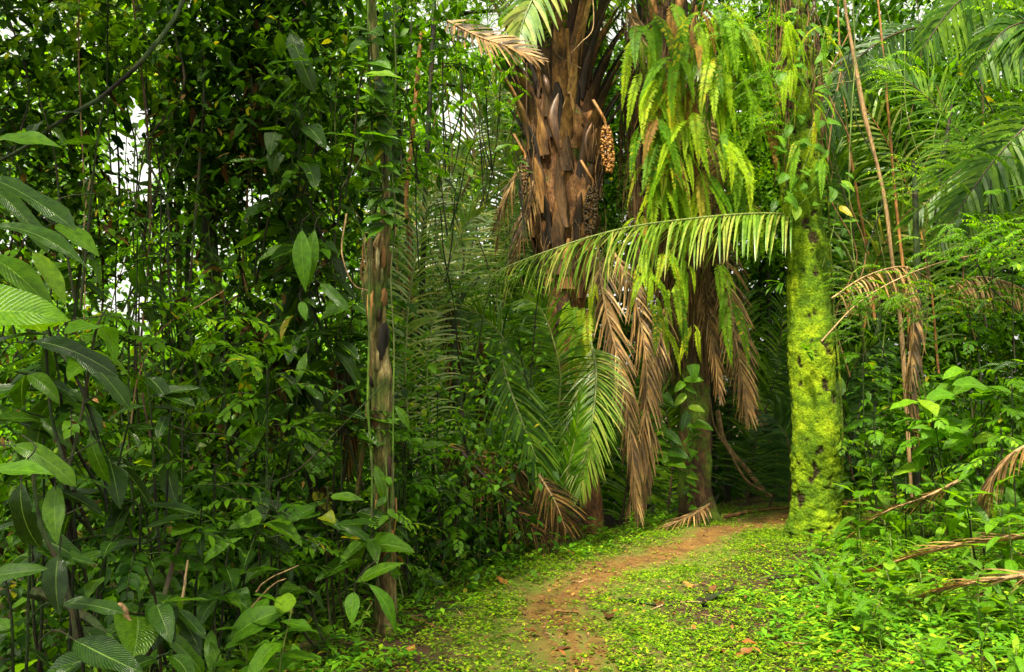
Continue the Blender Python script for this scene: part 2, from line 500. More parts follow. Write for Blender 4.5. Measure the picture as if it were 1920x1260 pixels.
# ------------------------------------------------------------------ objects: things and parts
def add(name, me, parent=None, loc=(0, 0, 0)):
    o = bpy.data.objects.new(name, me)
    COL.objects.link(o)
    if parent is not None:
        o.parent = parent
    o.location = loc
    return o


def tag(o, label=None, cat=None, group=None, kind=None):
    if label: o['label'] = label
    if cat: o['category'] = cat
    if group: o['group'] = group
    if kind: o['kind'] = kind
    return o


def thing(name, loc, label=None, cat=None, group=None):
    o = bpy.data.objects.new(name, None)
    o.empty_display_size = .1
    COL.objects.link(o)
    o.location = tuple(loc)
    return tag(o, label, cat, group)


def part(name, mb, mat, root, kind=None, level=1):
    """a mesh given in world coordinates becomes a child of root (an unrotated thing), or of root's part"""
    top = root if root.parent is None else root.parent
    me = mb.mesh(name, M[mat], origin=tuple(top.location))
    o = add(name, me, root)
    if kind: o['kind'] = kind
    return o


def orient(d, n):
    d = nrm(d); s = nrm(np.cross(d, n)); u = np.cross(s, d)
    m = Matrix(((s[0], d[0], u[0]), (s[1], d[1], u[1]), (s[2], d[2], u[2])))
    return m.to_euler()


# unit leaves: length 1 along +Y, face up
LEAF = {}


def leaf_protos(key, mat, kind, w, droops, fold=.2, wave=.12, segs=9):
    LEAF[key] = []
    for i, dr in enumerate(droops):
        mb = MB()
        leaf_batch(mb, [(0, 0, 0)], (0, 1, .15), (0, 0, 1), 1.0, w * (.9 + .2 * random.random()), dr, kind, segs, fold, tint=.0, wave=wave, cross=2)
        v = mb.v[0]
        # a little twist and sideways sweep, so that no two are the same shape
        v[:, 0] += (random.random() - .5) * .25 * v[:, 1] ** 2
        LEAF[key].append(mb.mesh('leaf_' + key, M[mat]))


leaf_protos('broad_dark', 'dark_leaf', 'ovate', .42, [.1, .3, .5, .8, .2])
leaf_protos('broad_mid', 'mid_leaf', 'ovate', .42, [.1, .3, .5, .8, .2])
leaf_protos('broad_bright', 'bright_leaf', 'ovate', .44, [.1, .3, .5, .7, .2])
leaf_protos('long_dark', 'dark_leaf', 'oblong', .26, [.2, .4, .7, 1.1])
leaf_protos('long_mid', 'mid_leaf', 'lance', .26, [.2, .4, .7, 1.1])
leaf_protos('long_bright', 'bright_leaf', 'lance', .27, [.2, .4, .7, 1.0])
leaf_protos('heart_mid', 'mid_leaf', 'heart', .72, [.1, .3, .5], wave=.06)
leaf_protos('heart_bright', 'bright_leaf', 'heart', .66, [.1, .3, .5], wave=.06)
leaf_protos('blade_bright', 'bright_leaf', 'strip', .12, [.2, .5, .9], fold=.3, wave=.03)
leaf_protos('dead', 'litter', 'ovate', .45, [-.12, .2, .35, -.2], fold=.35, wave=.25)


def put_leaf(root, key, p, d, n, size, name='leaf'):
    """p is in root's own space"""
    o = add(name, random.choice(LEAF[key]), root, tuple(p))
    o.rotation_euler = orient(d, n)
    o.scale = (size, size, size)
    return o


def ordinal(i):
    w = ['first', 'second', 'third', 'fourth', 'fifth', 'sixth', 'seventh', 'eighth', 'ninth', 'tenth', 'eleventh', 'twelfth',
         'thirteenth', 'fourteenth', 'fifteenth', 'sixteenth', 'seventeenth', 'eighteenth', 'nineteenth', 'twentieth']
    t = ['', '', 'twenty', 'thirty', 'forty', 'fifty', 'sixty', 'seventy', 'eighty', 'ninety']
    if i < 20:
        return w[i]
    a, b = divmod(i + 1, 10)
    if b == 0:
        return {2: 'twentieth', 3: 'thirtieth', 4: 'fortieth', 5: 'fiftieth', 6: 'sixtieth', 7: 'seventieth', 8: 'eightieth', 9: 'ninetieth'}.get(a, 'last')
    return t[a] + '-' + w[b - 1]


def name_row(objs, phrase, group, cat):
    """phrase has one {} for the ordinal; counted from the left of the photograph"""
    def sx(o):
        x, _ = project(np.array(o.location)); return x
    for i, o in enumerate(sorted(objs, key=sx)):
        tag(o, phrase.format(ordinal(i)), cat, group)


# ------------------------------------------------------------------ the ground
def axis(a, b, lo, hi, n_in, n_out):
    inner = np.linspace(lo, hi, n_in)
    l = lo - (lo - a) * np.linspace(1, 0, n_out, endpoint=False) ** 2
    r = hi + (b - hi) * (np.linspace(0, 1, n_out + 1)[1:]) ** 2
    return np.concatenate([l, inner, r])


xs = axis(-120, 120, -6, 9, 190, 18)
ys = axis(-60, 200, 1, 17, 200, 18)
X, Y = np.meshgrid(xs, ys)
Z = gz(X, Y)


def path_t(x, y):
    c = np.interp(y, PATH_Y, PATH_X)
    dx = (np.interp(y + .2, PATH_Y, PATH_X) - c) / .2
    return (x - c) / np.sqrt(1 + dx * dx)          # signed distance from the trodden line


dd = path_t(X, Y)
T = np.clip((np.abs(dd) - .12) / .9, 0, 1) + .26
for i in range(len(ys)):
    for j in range(len(xs)):
        if -6 < xs[j] < 9 and 1 < ys[i] < 17:
            Z[i, j] += .03 * noise.noise(Vector((xs[j] * 1.3, ys[i] * 1.3, 0))) + .012 * noise.noise(Vector((xs[j] * 6, ys[i] * 6, 3)))
e = np.interp(Y, EDGE_Y, EDGE_X)
T = np.maximum(T, np.clip((e - X) / .3, 0, 1) * 1.2)
T = np.maximum(T, np.clip((Y - 13.8) / 1.5, 0, 1) * 1.2)
nx, ny = len(xs), len(ys)
idx = np.arange(nx * ny).reshape(ny, nx)
quads = np.stack([idx[:-1, :-1], idx[:-1, 1:], idx[1:, 1:], idx[1:, :-1]], -1).reshape(-1, 4)
mb = MB(); V = np.stack([X, Y, Z], -1).reshape(-1, 3)
mb.add(V, quads, V[:, :2] * .1, T.ravel())
ground = add('ground', mb.mesh('ground', M['ground'])); tag(ground, 'mossy forest floor with soil and humus', kind='structure')

# the trodden path: a strip of bare soil that wanders to the right behind the mossy trunk
cy = np.linspace(-2, 15.5, 260)
cx = np.interp(cy, PATH_Y, PATH_X)
cx = np.convolve(np.pad(cx, 12, 'edge'), np.ones(25) / 25, 'valid')
tx = np.gradient(cx, cy); tl = np.sqrt(1 + tx * tx)
nxv, nyv = 1 / tl, -tx / tl
cols = 15
pv = []; pt = []
for i in range(len(cy)):
    hw = .17 + .09 * noise.noise(Vector((cy[i] * .9, 5, 0))) + .12 * noise.noise(Vector((cy[i] * 2.7, 9, 0))) + (.12 if cy[i] > 9 else 0)
    for j in range(cols):
        s = -1 + 2 * j / (cols - 1)
        w = hw + .08 * noise.noise(Vector((cy[i] * 5, 20 if s < 0 else 30, 0)))
        x = cx[i] + nxv[i] * s * w; y = cy[i] + nyv[i] * s * w
        z = float(gz(x, y)) + .03 * noise.noise(Vector((x * 1.3, y * 1.3, 0))) + .012 * noise.noise(Vector((x * 6, y * 6, 3)))
        z += .016 * (1 - abs(s) ** 4) - .010
        pv.append((x, y, z)); pt.append(.02 + max(0, abs(s) - .15) * .62 + (.24 * float(smooth((7.0 - cy[i]) / 1.2))) + .12 * noise.noise(Vector((cy[i] * 1.4, s * 1.5, 4))))
idx = np.arange(len(cy) * cols).reshape(len(cy), cols)
pq = np.stack([idx[:-1, :-1], idx[:-1, 1:], idx[1:, 1:], idx[1:, :-1]], -1).reshape(-1, 4)
mb = MB(); pv = np.array(pv); mb.add(pv, pq, pv[:, :2] * .1, np.array(pt))
tag(add('dirt_path', mb.mesh('dirt_path', M['path'])), 'orange earth path with patches of moss', kind='structure')


def ground_z(x, y):
    return float(gz(x, y)) + .03 * noise.noise(Vector((x * 1.3, y * 1.3, 0)))


# ------------------------------------------------------------------ ground cover
def cover(name, n, area, size, mat, keep, label, per=4, upr=.55, kind='ovate', wr=.62):
    x = rng.uniform(area[0], area[1], n); y = area[2] + (area[3] - area[2]) * rng.random(n) ** 1.25
    ok = np.array([rng.random() < keep(a, b) for a, b in zip(x, y)])
    x, y = x[ok], y[ok]
    z = gz(x, y) + np.array([.03 * noise.noise(Vector((a * 1.3, b * 1.3, 0))) for a, b in zip(x, y)])
    n = len(x)
    hgt = rng.random(n) * size[1] * .9
    O = np.repeat(np.stack([x, y, z + hgt + .004], -1), per, 0)
    a = rng.random(n * per) * 2 * PI
    el = rng.uniform(-.1, upr, n * per)
    D = np.stack([np.cos(a) * np.cos(el), np.sin(a) * np.cos(el), np.sin(el)], -1)
    L = rng.uniform(size[0], size[1], n * per)
    O = O + D * (L * .2)[:, None]
    mb = MB()
    leaf_batch(mb, O, D, (0, 0, 1), L, L * wr, .35, kind, 2, .15, cross=2, tint=np.repeat(rng.random(n), per) * .75 + rng.random(n * per) * .25)
    return tag(add(name, mb.mesh(name, M[mat])), label, kind='stuff')


def nz2(x, y, s, k=0):
    return noise.noise(Vector((x * s + k, y * s, k * 3.1)))


def keep_cover(x, y):
    e = float(np.interp(y, EDGE_Y, EDGE_X))
    if x < e - .35: return .25
    d = abs(float(path_t(x, y)))
    sd = float(path_t(x, y))
    p = np.clip((d - (.14 if sd > 0 else .2)) / (.35 if sd > 0 else .45), 0, 1)
    patch = .5 + 1.6 * nz2(x, y, 1.5, 4) + .9 * nz2(x, y, 5, 7)
    v = p * (.34 + .95 * max(0, patch)) + (.22 if y > 6.8 else .36) * max(0, patch - .25)
    if y > 13.6: v *= .3
    return float(v)


cover('ground_cover', 130000, (-2.2, 7.5, 3.6, 14.5), (.014, .042), 'ground_leaf', keep_cover, 'tiny bright green leaves carpeting the ground on both sides of the path', per=3)


def keep_low(x, y):
    d = float(path_t(x, y))
    e = float(np.interp(y, EDGE_Y, EDGE_X))
    left = np.clip(1 - abs(x - e - .05) / .45, 0, 1)
    right = np.clip((d - 1.3 - .4 * nz2(x, y, 1.3, 2)) / .9, 0, 1)
    return float(max(left * .5, right * .9) * (.5 + max(0, nz2(x, y, 2.2, 9)) * 1.5))


cover('herb_layer', 30000, (-1.8, 8.5, 3.8, 13.5), (.04, .10), 'cover', keep_low, 'knee-low leafy herbs thickening toward the bank right of the path', per=5, upr=.8, wr=.45)


def keep_grass(x, y):
    d = abs(float(path_t(x, y)))
    return float(np.clip((d - .25) / .3, 0, 1) * np.clip(.4 + 1.5 * nz2(x, y, 2.1, 12), 0, 1))


cover('grass', 9000, (-1.5, 5.5, 3.8, 13.5), (.02, .055), 'cover', keep_grass, 'short thin grass growing among the ground cover beside the path', per=4, upr=1.3, kind='strip', wr=.09)


def keep_litter(x, y):
    return float(np.clip(.25 + nz2(x, y, 1.1, 30) * 1.3, 0.05, 1))


cover('fallen_leaves', 5600, (-2.2, 7, 3.7, 14.5), (.02, .075), 'litter', keep_litter, 'small brown and red dead leaves scattered over path and moss', per=1, upr=.2, wr=.5)
# bits of twig, stalk and bark strewn over the floor
mb = MB()
for i in range(900):
    y = random.uniform(3.8, 13.5); x = random.uniform(-1.8, 6.5)
    if nz2(x, y, 1.1, 30) < random.uniform(-.4, .3): continue
    z = ground_z(x, y); a = random.uniform(0, 6.28); L = random.uniform(.03, .22); r = random.uniform(.0015, .005)
    p0 = np.array([x, y, z + .01]); p1 = p0 + np.array([math.cos(a) * L, math.sin(a) * L, random.uniform(-.005, .03)])
    tube(mb, catmull([p0, (p0 + p1) / 2 + rng.normal(0, .006, 3), p1], 4), r, 4, tint=random.random(), cap=False)
tag(add('twig_litter', mb.mesh('twig_litter', M['dry_stem'])), 'small dry twigs strewn over moss and soil', kind='stuff')


def pebbles():
    mb = MB(); n = 700; y = rng.uniform(4, 13, n); x = np.interp(y, PATH_Y, PATH_X) + rng.normal(0, .3, n)
    z = np.array([ground_z(a, b) for a, b in zip(x, y)]); r = rng.uniform(.004, .016, n)
    ball_batch(mb, np.stack([x, y, z + r * .2], -1), r, sides=5, rings=3)
    tag(add('gravel', mb.mesh('gravel', M['pebble'])), 'clods and small stones on the bare soil of the path', kind='stuff')


# ------------------------------------------------------------------ palm and fern builders
def frond_geo(curve, n, Lmax, W, ang=(70, 28), droop=.5, up=(0, 0, 1), start=.12, rad=.02, shape=None, jitter=.12, kind='strip', segs=6, sides=(-1, 1), lift=.15, tint=None, tipshort=.35, cross=1, break_p=0.0):
    """midrib and leaflets of one frond along a curve of points"""
    c = catmull(curve, 40)
    T = nrm(np.gradient(c, axis=0))
    rm = MB(); tube(rm, c, np.linspace(rad, rad * .18, 40), 6, tint=.5)
    O = []; D = []; N = []; L = []; DR = []
    upv = np.asarray(up, float)
    for i in range(n):
        for sd in sides:
            s = start + (1 - start) * (i + .5 * (sd > 0) + random.uniform(-.3, .3)) / n
            s = min(max(s, 0), .995)
            if random.random() < break_p: continue
            k = s * 39; a = int(k); f = k - a
            p = c[a] * (1 - f) + c[min(a + 1, 39)] * f
            t = T[a]
            S = nrm(np.cross(t, upv))
            u2 = nrm(np.cross(S, t))
            an = math.radians(ang[0] + (ang[1] - ang[0]) * s + random.gauss(0, 4))
            d = t * math.cos(an) + S * sd * math.sin(an) + u2 * (lift + random.gauss(0, jitter))
            q = (s - start) / (1 - start)
            l = Lmax * (math.sin(PI * min(1, (q * .9 + .12)) ** .8) * (1 - tipshort) + tipshort) if shape is None else Lmax * shape(q)
            O.append(p); D.append(d); N.append(u2 + S * sd * -.3); L.append(l * random.uniform(.78, 1.1)); DR.append(droop * random.uniform(.7, 1.3))
    O, D, N, L, DR = map(np.array, (O, D, N, L, DR))
    return rm, (O, D, N, L, W, DR, kind, segs, cross, tint)


def leaflets_mb(g, sel=None):
    O, D, N, L, W, DR, kind, segs, cross, tint = g
    mb = MB()
    s = slice(None) if sel is None else slice(sel, sel + 1)
    leaf_batch(mb, O[s], D[s], N[s], L[s], W * np.minimum(1, L[s] / L.max() + .3), DR[s], kind, segs, .2, cross=cross, tint=tint)
    return mb


def frond_part(root, curve, mat, rmat, name='frond', **kw):
    rm, g = frond_geo(curve, **kw)
    r = part(name, rm, rmat, root)
    part('leaflets', leaflets_mb(g), mat, r, kind='stuff')
    return r


def frond_thing(name, curve, mat, rmat, label, cat, group=None, individual=False, **kw):
    rm, g = frond_geo(curve, **kw)
    t = thing(name, curve[0], label, cat, group)
    part('midrib', rm, rmat, t)
    if individual:
        for i in range(min(300, len(g[0]))):
            part('leaflet', leaflets_mb(g, i), mat, t)
    else:
        part('leaflets', leaflets_mb(g), mat, t, kind='stuff')
    return t


def arch(base, az, el, length, sag, n=9, twist=0):
    """a frond's midrib that leaves base at elevation el and bends over under its weight"""
    pts = [np.array(base, float)]
    d = np.array([math.cos(az) * math.cos(el), math.sin(az) * math.cos(el), math.sin(el)])
    for i in range(n):
        t = (i + 1) / n
        dd_ = nrm(d + np.array([0, 0, -1]) * sag * t ** 1.3)
        pts.append(pts[-1] + dd_ * length / n)
    return pts


# fern fronds: origin at the root, leaning out along +Y and hanging
FERN = []; FERN_OLD = []


def make_ferns():
    for i in range(7):
        el = math.radians([-20, 30, 50, -30, -45, 60, 0][i]); sag = [4.2, 2.6, 2.2, 4.5, 4.0, 1.5, 4.5][i]
        c = arch((0, 0, 0), PI / 2, el, 1.0, sag)
        mb = MB()
        rm, g = frond_geo(c, 48, .102, .027, ang=(82, 56), droop=.25, start=.06, rad=.0045, kind='lance', segs=2, jitter=.08, lift=.05, tipshort=.15, cross=1,
                          shape=lambda q: (min(1, q * 7 + .35)) * (1 - q ** 2.2) + .06)
        a = leaflets_mb(g)
        mb.add(rm.v[0], rm.f[0], rm.uv[0], .2)
        o = rng.random(1)[0] * .2
        mb.add(a.v[0], a.f[0], a.uv[0], a.t[0] * .15 + o)
        FERN.append(mb.mesh('fern_frond', M['fern']))
    for i in (0, 3, 4, 6):
        me = FERN[i].copy(); me.materials[0] = M['fern_old']; FERN_OLD.append(me)


make_ferns()


def fern_clump(p, n, size, label, az0=-PI / 2, spread=1.3, group='sword ferns growing on the palm trunks', name='sword_fern', hang=None):
    t = thing(name, p, label, 'fern', group)
    for i in range(n):
        k = random.choice([0, 3, 4, 6] if hang else [0, 1, 2, 5, 6, 3])
        o = add('frond', random.choice(FERN_OLD) if random.random() < .09 else FERN[k], t)
        s = size * random.uniform(.6, 1.35)
        o.scale = (s, s, s)
        az = az0 + random.uniform(-spread, spread)
        o.rotation_euler = (random.uniform(-.3, .1), random.uniform(-.25, .25), az - PI / 2)
        o.location = (random.uniform(-.06, .06), random.uniform(-.04, .04), random.uniform(-.1, .1))
    return t


def trunk_px(spec, d, n, sides=18, rough=.06, seed=0, tint=None, dend=None):
    """spec: (px, py, full width in px) from the base up; d: distance"""
    s = np.array(spec, float)
    dend = dend or d
    q = np.linspace(d, dend, len(s))
    pts = [P(a[0], a[1], qq) for a, qq in zip(s, q)]
    c = catmull(pts, n)
    w = np.interp(np.linspace(0, len(s) - 1, n), range(len(s)), s[:, 2] * .5 * q / F)
    mb = MB(); tube(mb, c, w, sides)
    v = mb.v[0]
    cc = np.repeat(c, sides + 1, 0); ww = np.repeat(w, sides + 1)
    out = v - cc
    h = np.array([noise.noise(Vector((a[0] * 5 + seed, a[1] * 5, a[2] * 1.6))) + .5 * noise.noise(Vector((a[0] * 17, a[1] * 17 + seed, a[2] * 6))) for a in v])
    h = h.reshape(n, sides + 1); h[:, -1] = h[:, 0]
    mb.v[0] = v + out * (h.ravel() * rough * 4)[:, None]
    return mb, c, w


def slab(mb, pts, width, thick, outward, tint):
    """a tough tapering sheath piece, lens-shaped in section"""
    pts = np.asarray(pts, float); n = len(pts)
    T = nrm(np.gradient(pts, axis=0)); S = nrm(np.cross(T, outward)); U = nrm(np.cross(S, T))
    sec = [(-1, 0), (-.45, .8), (.45, .8), (1, 0), (.4, -.6), (-.4, -.6), (-1, 0)]
    V = np.array([[pts[i] + S[i] * a * width[i] + U[i] * b * thick[i] for a, b in sec] for i in range(n)])
    k = len(sec)
    f = [[i * k + j, i * k + j + 1, (i + 1) * k + j + 1, (i + 1) * k + j] for i in range(n - 1) for j in range(k - 1)]
    uv = np.stack(np.meshgrid(range(n), range(k), indexing='ij'), -1).reshape(-1, 2) * .1
    mb.add(V.reshape(-1, 3), np.array(f), uv, tint)


def boots(root, c, w, lo, hi, count, mats, size=(.35, .75), flare=.22):
    n = len(c)
    for i in range(count):
        s = lo + (hi - lo) * (i + random.random()) / count
        k = s * (n - 1); a = int(k)
        p = c[a]; r = w[a]
        az = i * 2.4 + random.uniform(-.3, .3)
        o = np.array([math.cos(az), math.sin(az), 0])
        L = random.uniform(*size) ; wd = random.uniform(.07, .15)
        t = np.linspace(0, 1, 8)
        pts = [p + o * (r * 1.06 + flare * L * q ** 1.6) + np.array([0, 0, L * q - .1]) for q in t]
        width = wd * (1 - .6 * t) * (1 + .14 * np.sin(t * 9 + i) + rng.normal(0, .07, 8)); width[-1] *= random.uniform(.1, .7); width[-2] *= random.uniform(.5, 1)
        mb = MB(); slab(mb, pts, width, .03 * (1 - .4 * t), o, random.random())
        part('leaf_base', mb, random.choice(mats), root)


def strings(mb, c, w, n, lo, hi, length, rad=.004, out=1.1):
    m = len(c)
    for i in range(n):
        s = random.uniform(lo, hi); a = int(s * (m - 1)); p = c[a]; r = w[a] * out
        az = random.uniform(PI, 2 * PI) if random.random() < .8 else random.uniform(0, PI)
        q = p + np.array([math.cos(az) * r, math.sin(az) * r, 0])
        L = random.uniform(*length)
        pts = [q]
        for j in range(6):
            pts.append(pts[-1] + np.array([random.gauss(0, .018), random.gauss(0, .014), -L / 6]))
        tube(mb, catmull(pts, 9), rad * random.uniform(.6, 1.4), 4, tint=random.random(), cap=False)


def ball_batch(mb, C, R, tint=None, sides=6, rings=4):
    C = np.atleast_2d(C); n = len(C); R = np.broadcast_to(R, (n,))
    th = np.linspace(0, 2 * PI, sides + 1); ph = np.linspace(.05, PI - .05, rings + 1)
    u = np.array([[math.sin(p) * math.cos(t), math.sin(p) * math.sin(t), math.cos(p)] for p in ph for t in th])
    V = C[:, None] + u[None] * R[:, None, None]
    k = (rings + 1) * (sides + 1)
    q = np.array([[i * (sides + 1) + j, (i + 1) * (sides + 1) + j, (i + 1) * (sides + 1) + j + 1, i * (sides + 1) + j + 1] for i in range(rings) for j in range(sides)])
    f = (np.arange(n)[:, None, None] * k + q[None]).reshape(-1, 4)
    t = rng.random(n) if tint is None else np.broadcast_to(tint, (n,))
    mb.add(V.reshape(-1, 3), f, np.zeros((n * k, 2)), np.repeat(t, k))


pebbles()


def fruit_bunch(root, top, bottom, r, mat, n, nut):
    top, bottom = np.array(top), np.array(bottom)
    ax = bottom - top; ln = np.linalg.norm(ax)
    mb = MB(); tube(mb, catmull([top + np.array([-.15, .05, .35]), top + np.array([-.05, 0, .15]), top, bottom], 14), np.linspace(.022, .015, 14), 7)
    st = part('fruit_stalk', mb, 'rachis_orange', root)
    t = rng.random(n) ** .9; a = rng.random(n) * 2 * PI
    rr = r * np.sqrt(np.sin(PI * (t * .88 + .08))) * rng.uniform(.75, 1.0, n)
    C = top + ax * t[:, None] + np.stack([np.cos(a) * rr, np.sin(a) * rr, rng.normal(0, .01, n)], -1)
    mb = MB(); ball_batch(mb, C, rng.uniform(nut * .8, nut * 1.15, n))
    part('fruit', mb, mat, st, kind='stuff')


def px_curve(pts):
    return [P(*p) for p in pts]


# ------------------------------------------------------------------ the central palm with its fruit
b = P(1108, 1012, 11.2)
palm_c = thing('fruiting_palm', (b[0], b[1], ground_z(b[0], b[1])), 'stout palm with orange fruit bunch and ragged leaf bases on a narrow orange trunk', 'palm tree')
mb, cc, cw = trunk_px([(1112, 1030, 44), (1106, 940, 40), (1088, 820, 42), (1068, 700, 48), (1060, 600, 60), (1056, 520, 84), (1058, 430, 112), (1056, 330, 120), (1054, 230, 124), (1054, 150, 104), (1056, 90, 70), (1058, 40, 40), (1060, 0, 20)], 11.2, 120, 26, .09, 3, dend=11.4)
part('trunk', mb, 'trunk_orange', palm_c)
boots(palm_c, cc, cw, .40, .66, 66, ['boot', 'boot', 'boot_dark'], (.4, .8), .22)
boots(palm_c, cc, cw, .62, .86, 84, ['boot', 'boot', 'boot_dark'], (.5, 1.3), .5)
boots(palm_c, cc, cw, .30, .5, 12, ['boot'], (.3, .6), .04)
mb = MB(); strings(mb, cc, cw, 90, .45, .85, (.3, .9), .004, 1.25); part('hanging_fibres', mb, 'root', palm_c, kind='stuff')
fruit_bunch(palm_c, P(1136, 238, 10.1), P(1143, 322, 10.05), .075, 'fruit', 290, .017)
fruit_bunch(palm_c, P(1112, 350, 10.6), P(1104, 440, 10.55), .09, 'fruit_dark', 330, .016)
fruit_bunch(palm_c, P(985, 300, 10.7), P(978, 372, 10.65), .07, 'fruit_dark', 240, .014)
crown = P(1055, 190, 11.3)
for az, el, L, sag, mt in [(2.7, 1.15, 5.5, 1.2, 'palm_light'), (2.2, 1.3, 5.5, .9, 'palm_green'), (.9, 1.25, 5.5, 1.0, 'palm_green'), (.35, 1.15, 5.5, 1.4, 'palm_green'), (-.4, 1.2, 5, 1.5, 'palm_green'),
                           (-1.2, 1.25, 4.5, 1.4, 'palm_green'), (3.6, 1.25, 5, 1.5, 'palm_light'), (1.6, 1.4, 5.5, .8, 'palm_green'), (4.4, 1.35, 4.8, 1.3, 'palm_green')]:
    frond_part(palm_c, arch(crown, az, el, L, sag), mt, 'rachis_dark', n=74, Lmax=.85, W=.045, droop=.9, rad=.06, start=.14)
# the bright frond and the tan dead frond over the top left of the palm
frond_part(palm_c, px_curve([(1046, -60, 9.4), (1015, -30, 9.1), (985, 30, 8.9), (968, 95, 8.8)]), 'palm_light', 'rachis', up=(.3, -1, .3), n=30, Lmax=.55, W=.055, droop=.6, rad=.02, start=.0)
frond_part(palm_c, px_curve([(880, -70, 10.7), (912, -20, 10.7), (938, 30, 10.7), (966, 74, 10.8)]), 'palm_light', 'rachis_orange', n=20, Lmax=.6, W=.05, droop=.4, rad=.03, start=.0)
frond_part(palm_c, px_curve([(840, 40, 9.0), (900, 70, 8.8), (960, 90, 8.7), (1010, 112, 8.6)]), 'palm_dead', 'dry_stem', n=34, Lmax=.42, W=.03, up=(.2, -1, .4), ang=(50, 18), droop=.25, rad=.018, start=.0)
# dead fronds hanging against the trunk on its left
for pts in ([(985, 300, 11), (960, 345, 10.7), (940, 400, 10.6), (932, 470, 10.6)], [(1000, 340, 11), (985, 400, 10.8), (975, 450, 10.7), (960, 500, 10.7)]):
    frond_part(palm_c, px_curve(pts), 'palm_dead', 'dry_stem', n=26, Lmax=.5, W=.025, ang=(35, 15), droop=1.2, rad=.018, start=.0, jitter=.3)
# spathes: dry boat-shaped sheaths hanging from the crown
for pts, wd in (([(1047, 175, 10.2), (1036, 215, 10.15), (1042, 255, 10.15), (1049, 290, 10.2)], .055), ([(1020, 140, 10.2), (1026, 160, 10.15), (1030, 190, 10.2)], .03), ([(1110, 230, 10.4), (1098, 262, 10.3), (1102, 300, 10.3)], .018)):
    c = catmull(px_curve(pts), 12); mb = MB(); t = np.linspace(0, 1, 12)
    slab(mb, c, wd * np.sin(PI * t ** .8) + .005, .02 * np.sin(PI * t) + .004, (0, -1, 0), .5)
    part('spathe', mb, 'spathe', palm_c)

# ------------------------------------------------------------------ the palm hung with ferns
b = P(1308, 972, 12.0)
palm_f = thing('fern_clad_palm', (b[0], b[1], ground_z(b[0], b[1])), 'palm trunk hung with pale green ferns, roots and dead fronds, mossy at its foot', 'palm tree')
mb, fc, fw = trunk_px([(1312, 985, 70), (1306, 930, 56), (1302, 850, 52), (1300, 760, 52), (1296, 650, 56), (1288, 560, 70), (1276, 460, 105), (1262, 360, 130), (1252, 250, 138), (1246, 130, 120), (1244, 0, 90), (1244, -150, 60)], 12.0, 120, 26, .10, 9)
part('trunk', mb, 'trunk_mossy', palm_f)
boots(palm_f, fc, fw, .44, .95, 70, ['boot', 'boot', 'boot_dark'], (.45, .95), .16)
mb = MB(); strings(mb, fc, fw, 620, .42, .92, (.5, 1.5), .0045, 1.35); part('hanging_roots', mb, 'root', palm_f, kind='stuff')
crown = P(1244, -90, 12)
for az, el, L, sag, mt in [(.2, 1.0, 4.8, 1.6, 'palm_green'), (1.2, 1.2, 5, 1.2, 'palm_green'), (2.4, 1.1, 5, 1.3, 'palm_green'), (3.3, 1.0, 4.8, 1.6, 'palm_light'), (-.8, 1.1, 4.5, 1.6, 'palm_green'), (4.2, 1.2, 4.5, 1.5, 'palm_light')]:
    frond_part(palm_f, arch(crown, az, el, L, sag), mt, 'rachis_dark', n=60, Lmax=.8, W=.045, droop=.7, rad=.04, start=.1)
# upright tan petioles in the top of the picture
for pts in ([(1215, -60, 11.5), (1225, 20, 11.5), (1240, 110, 11.6), (1250, 190, 11.7)], [(1290, -80, 11.4), (1275, 0, 11.4), (1262, 80, 11.5), (1262, 160, 11.6)]):
    mb = MB(); tube(mb, catmull(px_curve(pts), 16), np.linspace(.05, .07, 16), 8, flat=.6); part('petiole', mb, 'rachis_orange', palm_f)
HANG = [
    # tan curtain left of the trunk, two fronds lying on each other
    ([(1120, 460, 11.0), (1132, 560, 10.8), (1160, 680, 10.7), (1180, 800, 10.7), (1196, 960, 10.7)], 78, .62, (38, 14), 'palm_dead'),
    ([(1150, 470, 11.3), (1190, 560, 11.0), (1212, 690, 10.9), (1205, 820, 10.9), (1180, 950, 10.9)], 78, .55, (36, 12), 'palm_dead'),
    ([(1262, 560, 11.8), (1236, 640, 11.2), (1222, 760, 11.1), (1216, 860, 11.1), (1200, 975, 11.1)], 66, .5, (34, 12), 'palm_dead'),
    ([(1175, 20, 11.2), (1195, 60, 11.1), (1208, 130, 11.0), (1200, 220, 11.0)], 40, .45, (40, 20), 'palm_dead'),
    # brown frond right of the trunk
    ([(1362, 440, 11.6), (1366, 540, 11.4), (1380, 640, 11.3), (1394, 720, 11.3), (1402, 770, 11.3)], 72, .62, (48, 16), 'palm_dead'),
    ([(1310, 470, 11.8), (1322, 560, 11.7), (1338, 650, 11.6), (1350, 740, 11.6)], 50, .45, (40, 16), 'palm_dead'),
    ([(1322, 220, 11.4), (1338, 290, 11.3), (1346, 350, 11.3), (1350, 410, 11.3)], 34, .36, (75, 40), 'palm_dead'),
]
for pts, n, L, ang, mt in HANG:
    frond_part(palm_f, px_curve(pts), mt, 'dry_stem', name='dead_frond', n=n, Lmax=L, W=.026, ang=ang, droop=.6, up=(.15, -1, .1), rad=.02, start=.02, jitter=.22, tipshort=.5, segs=5)

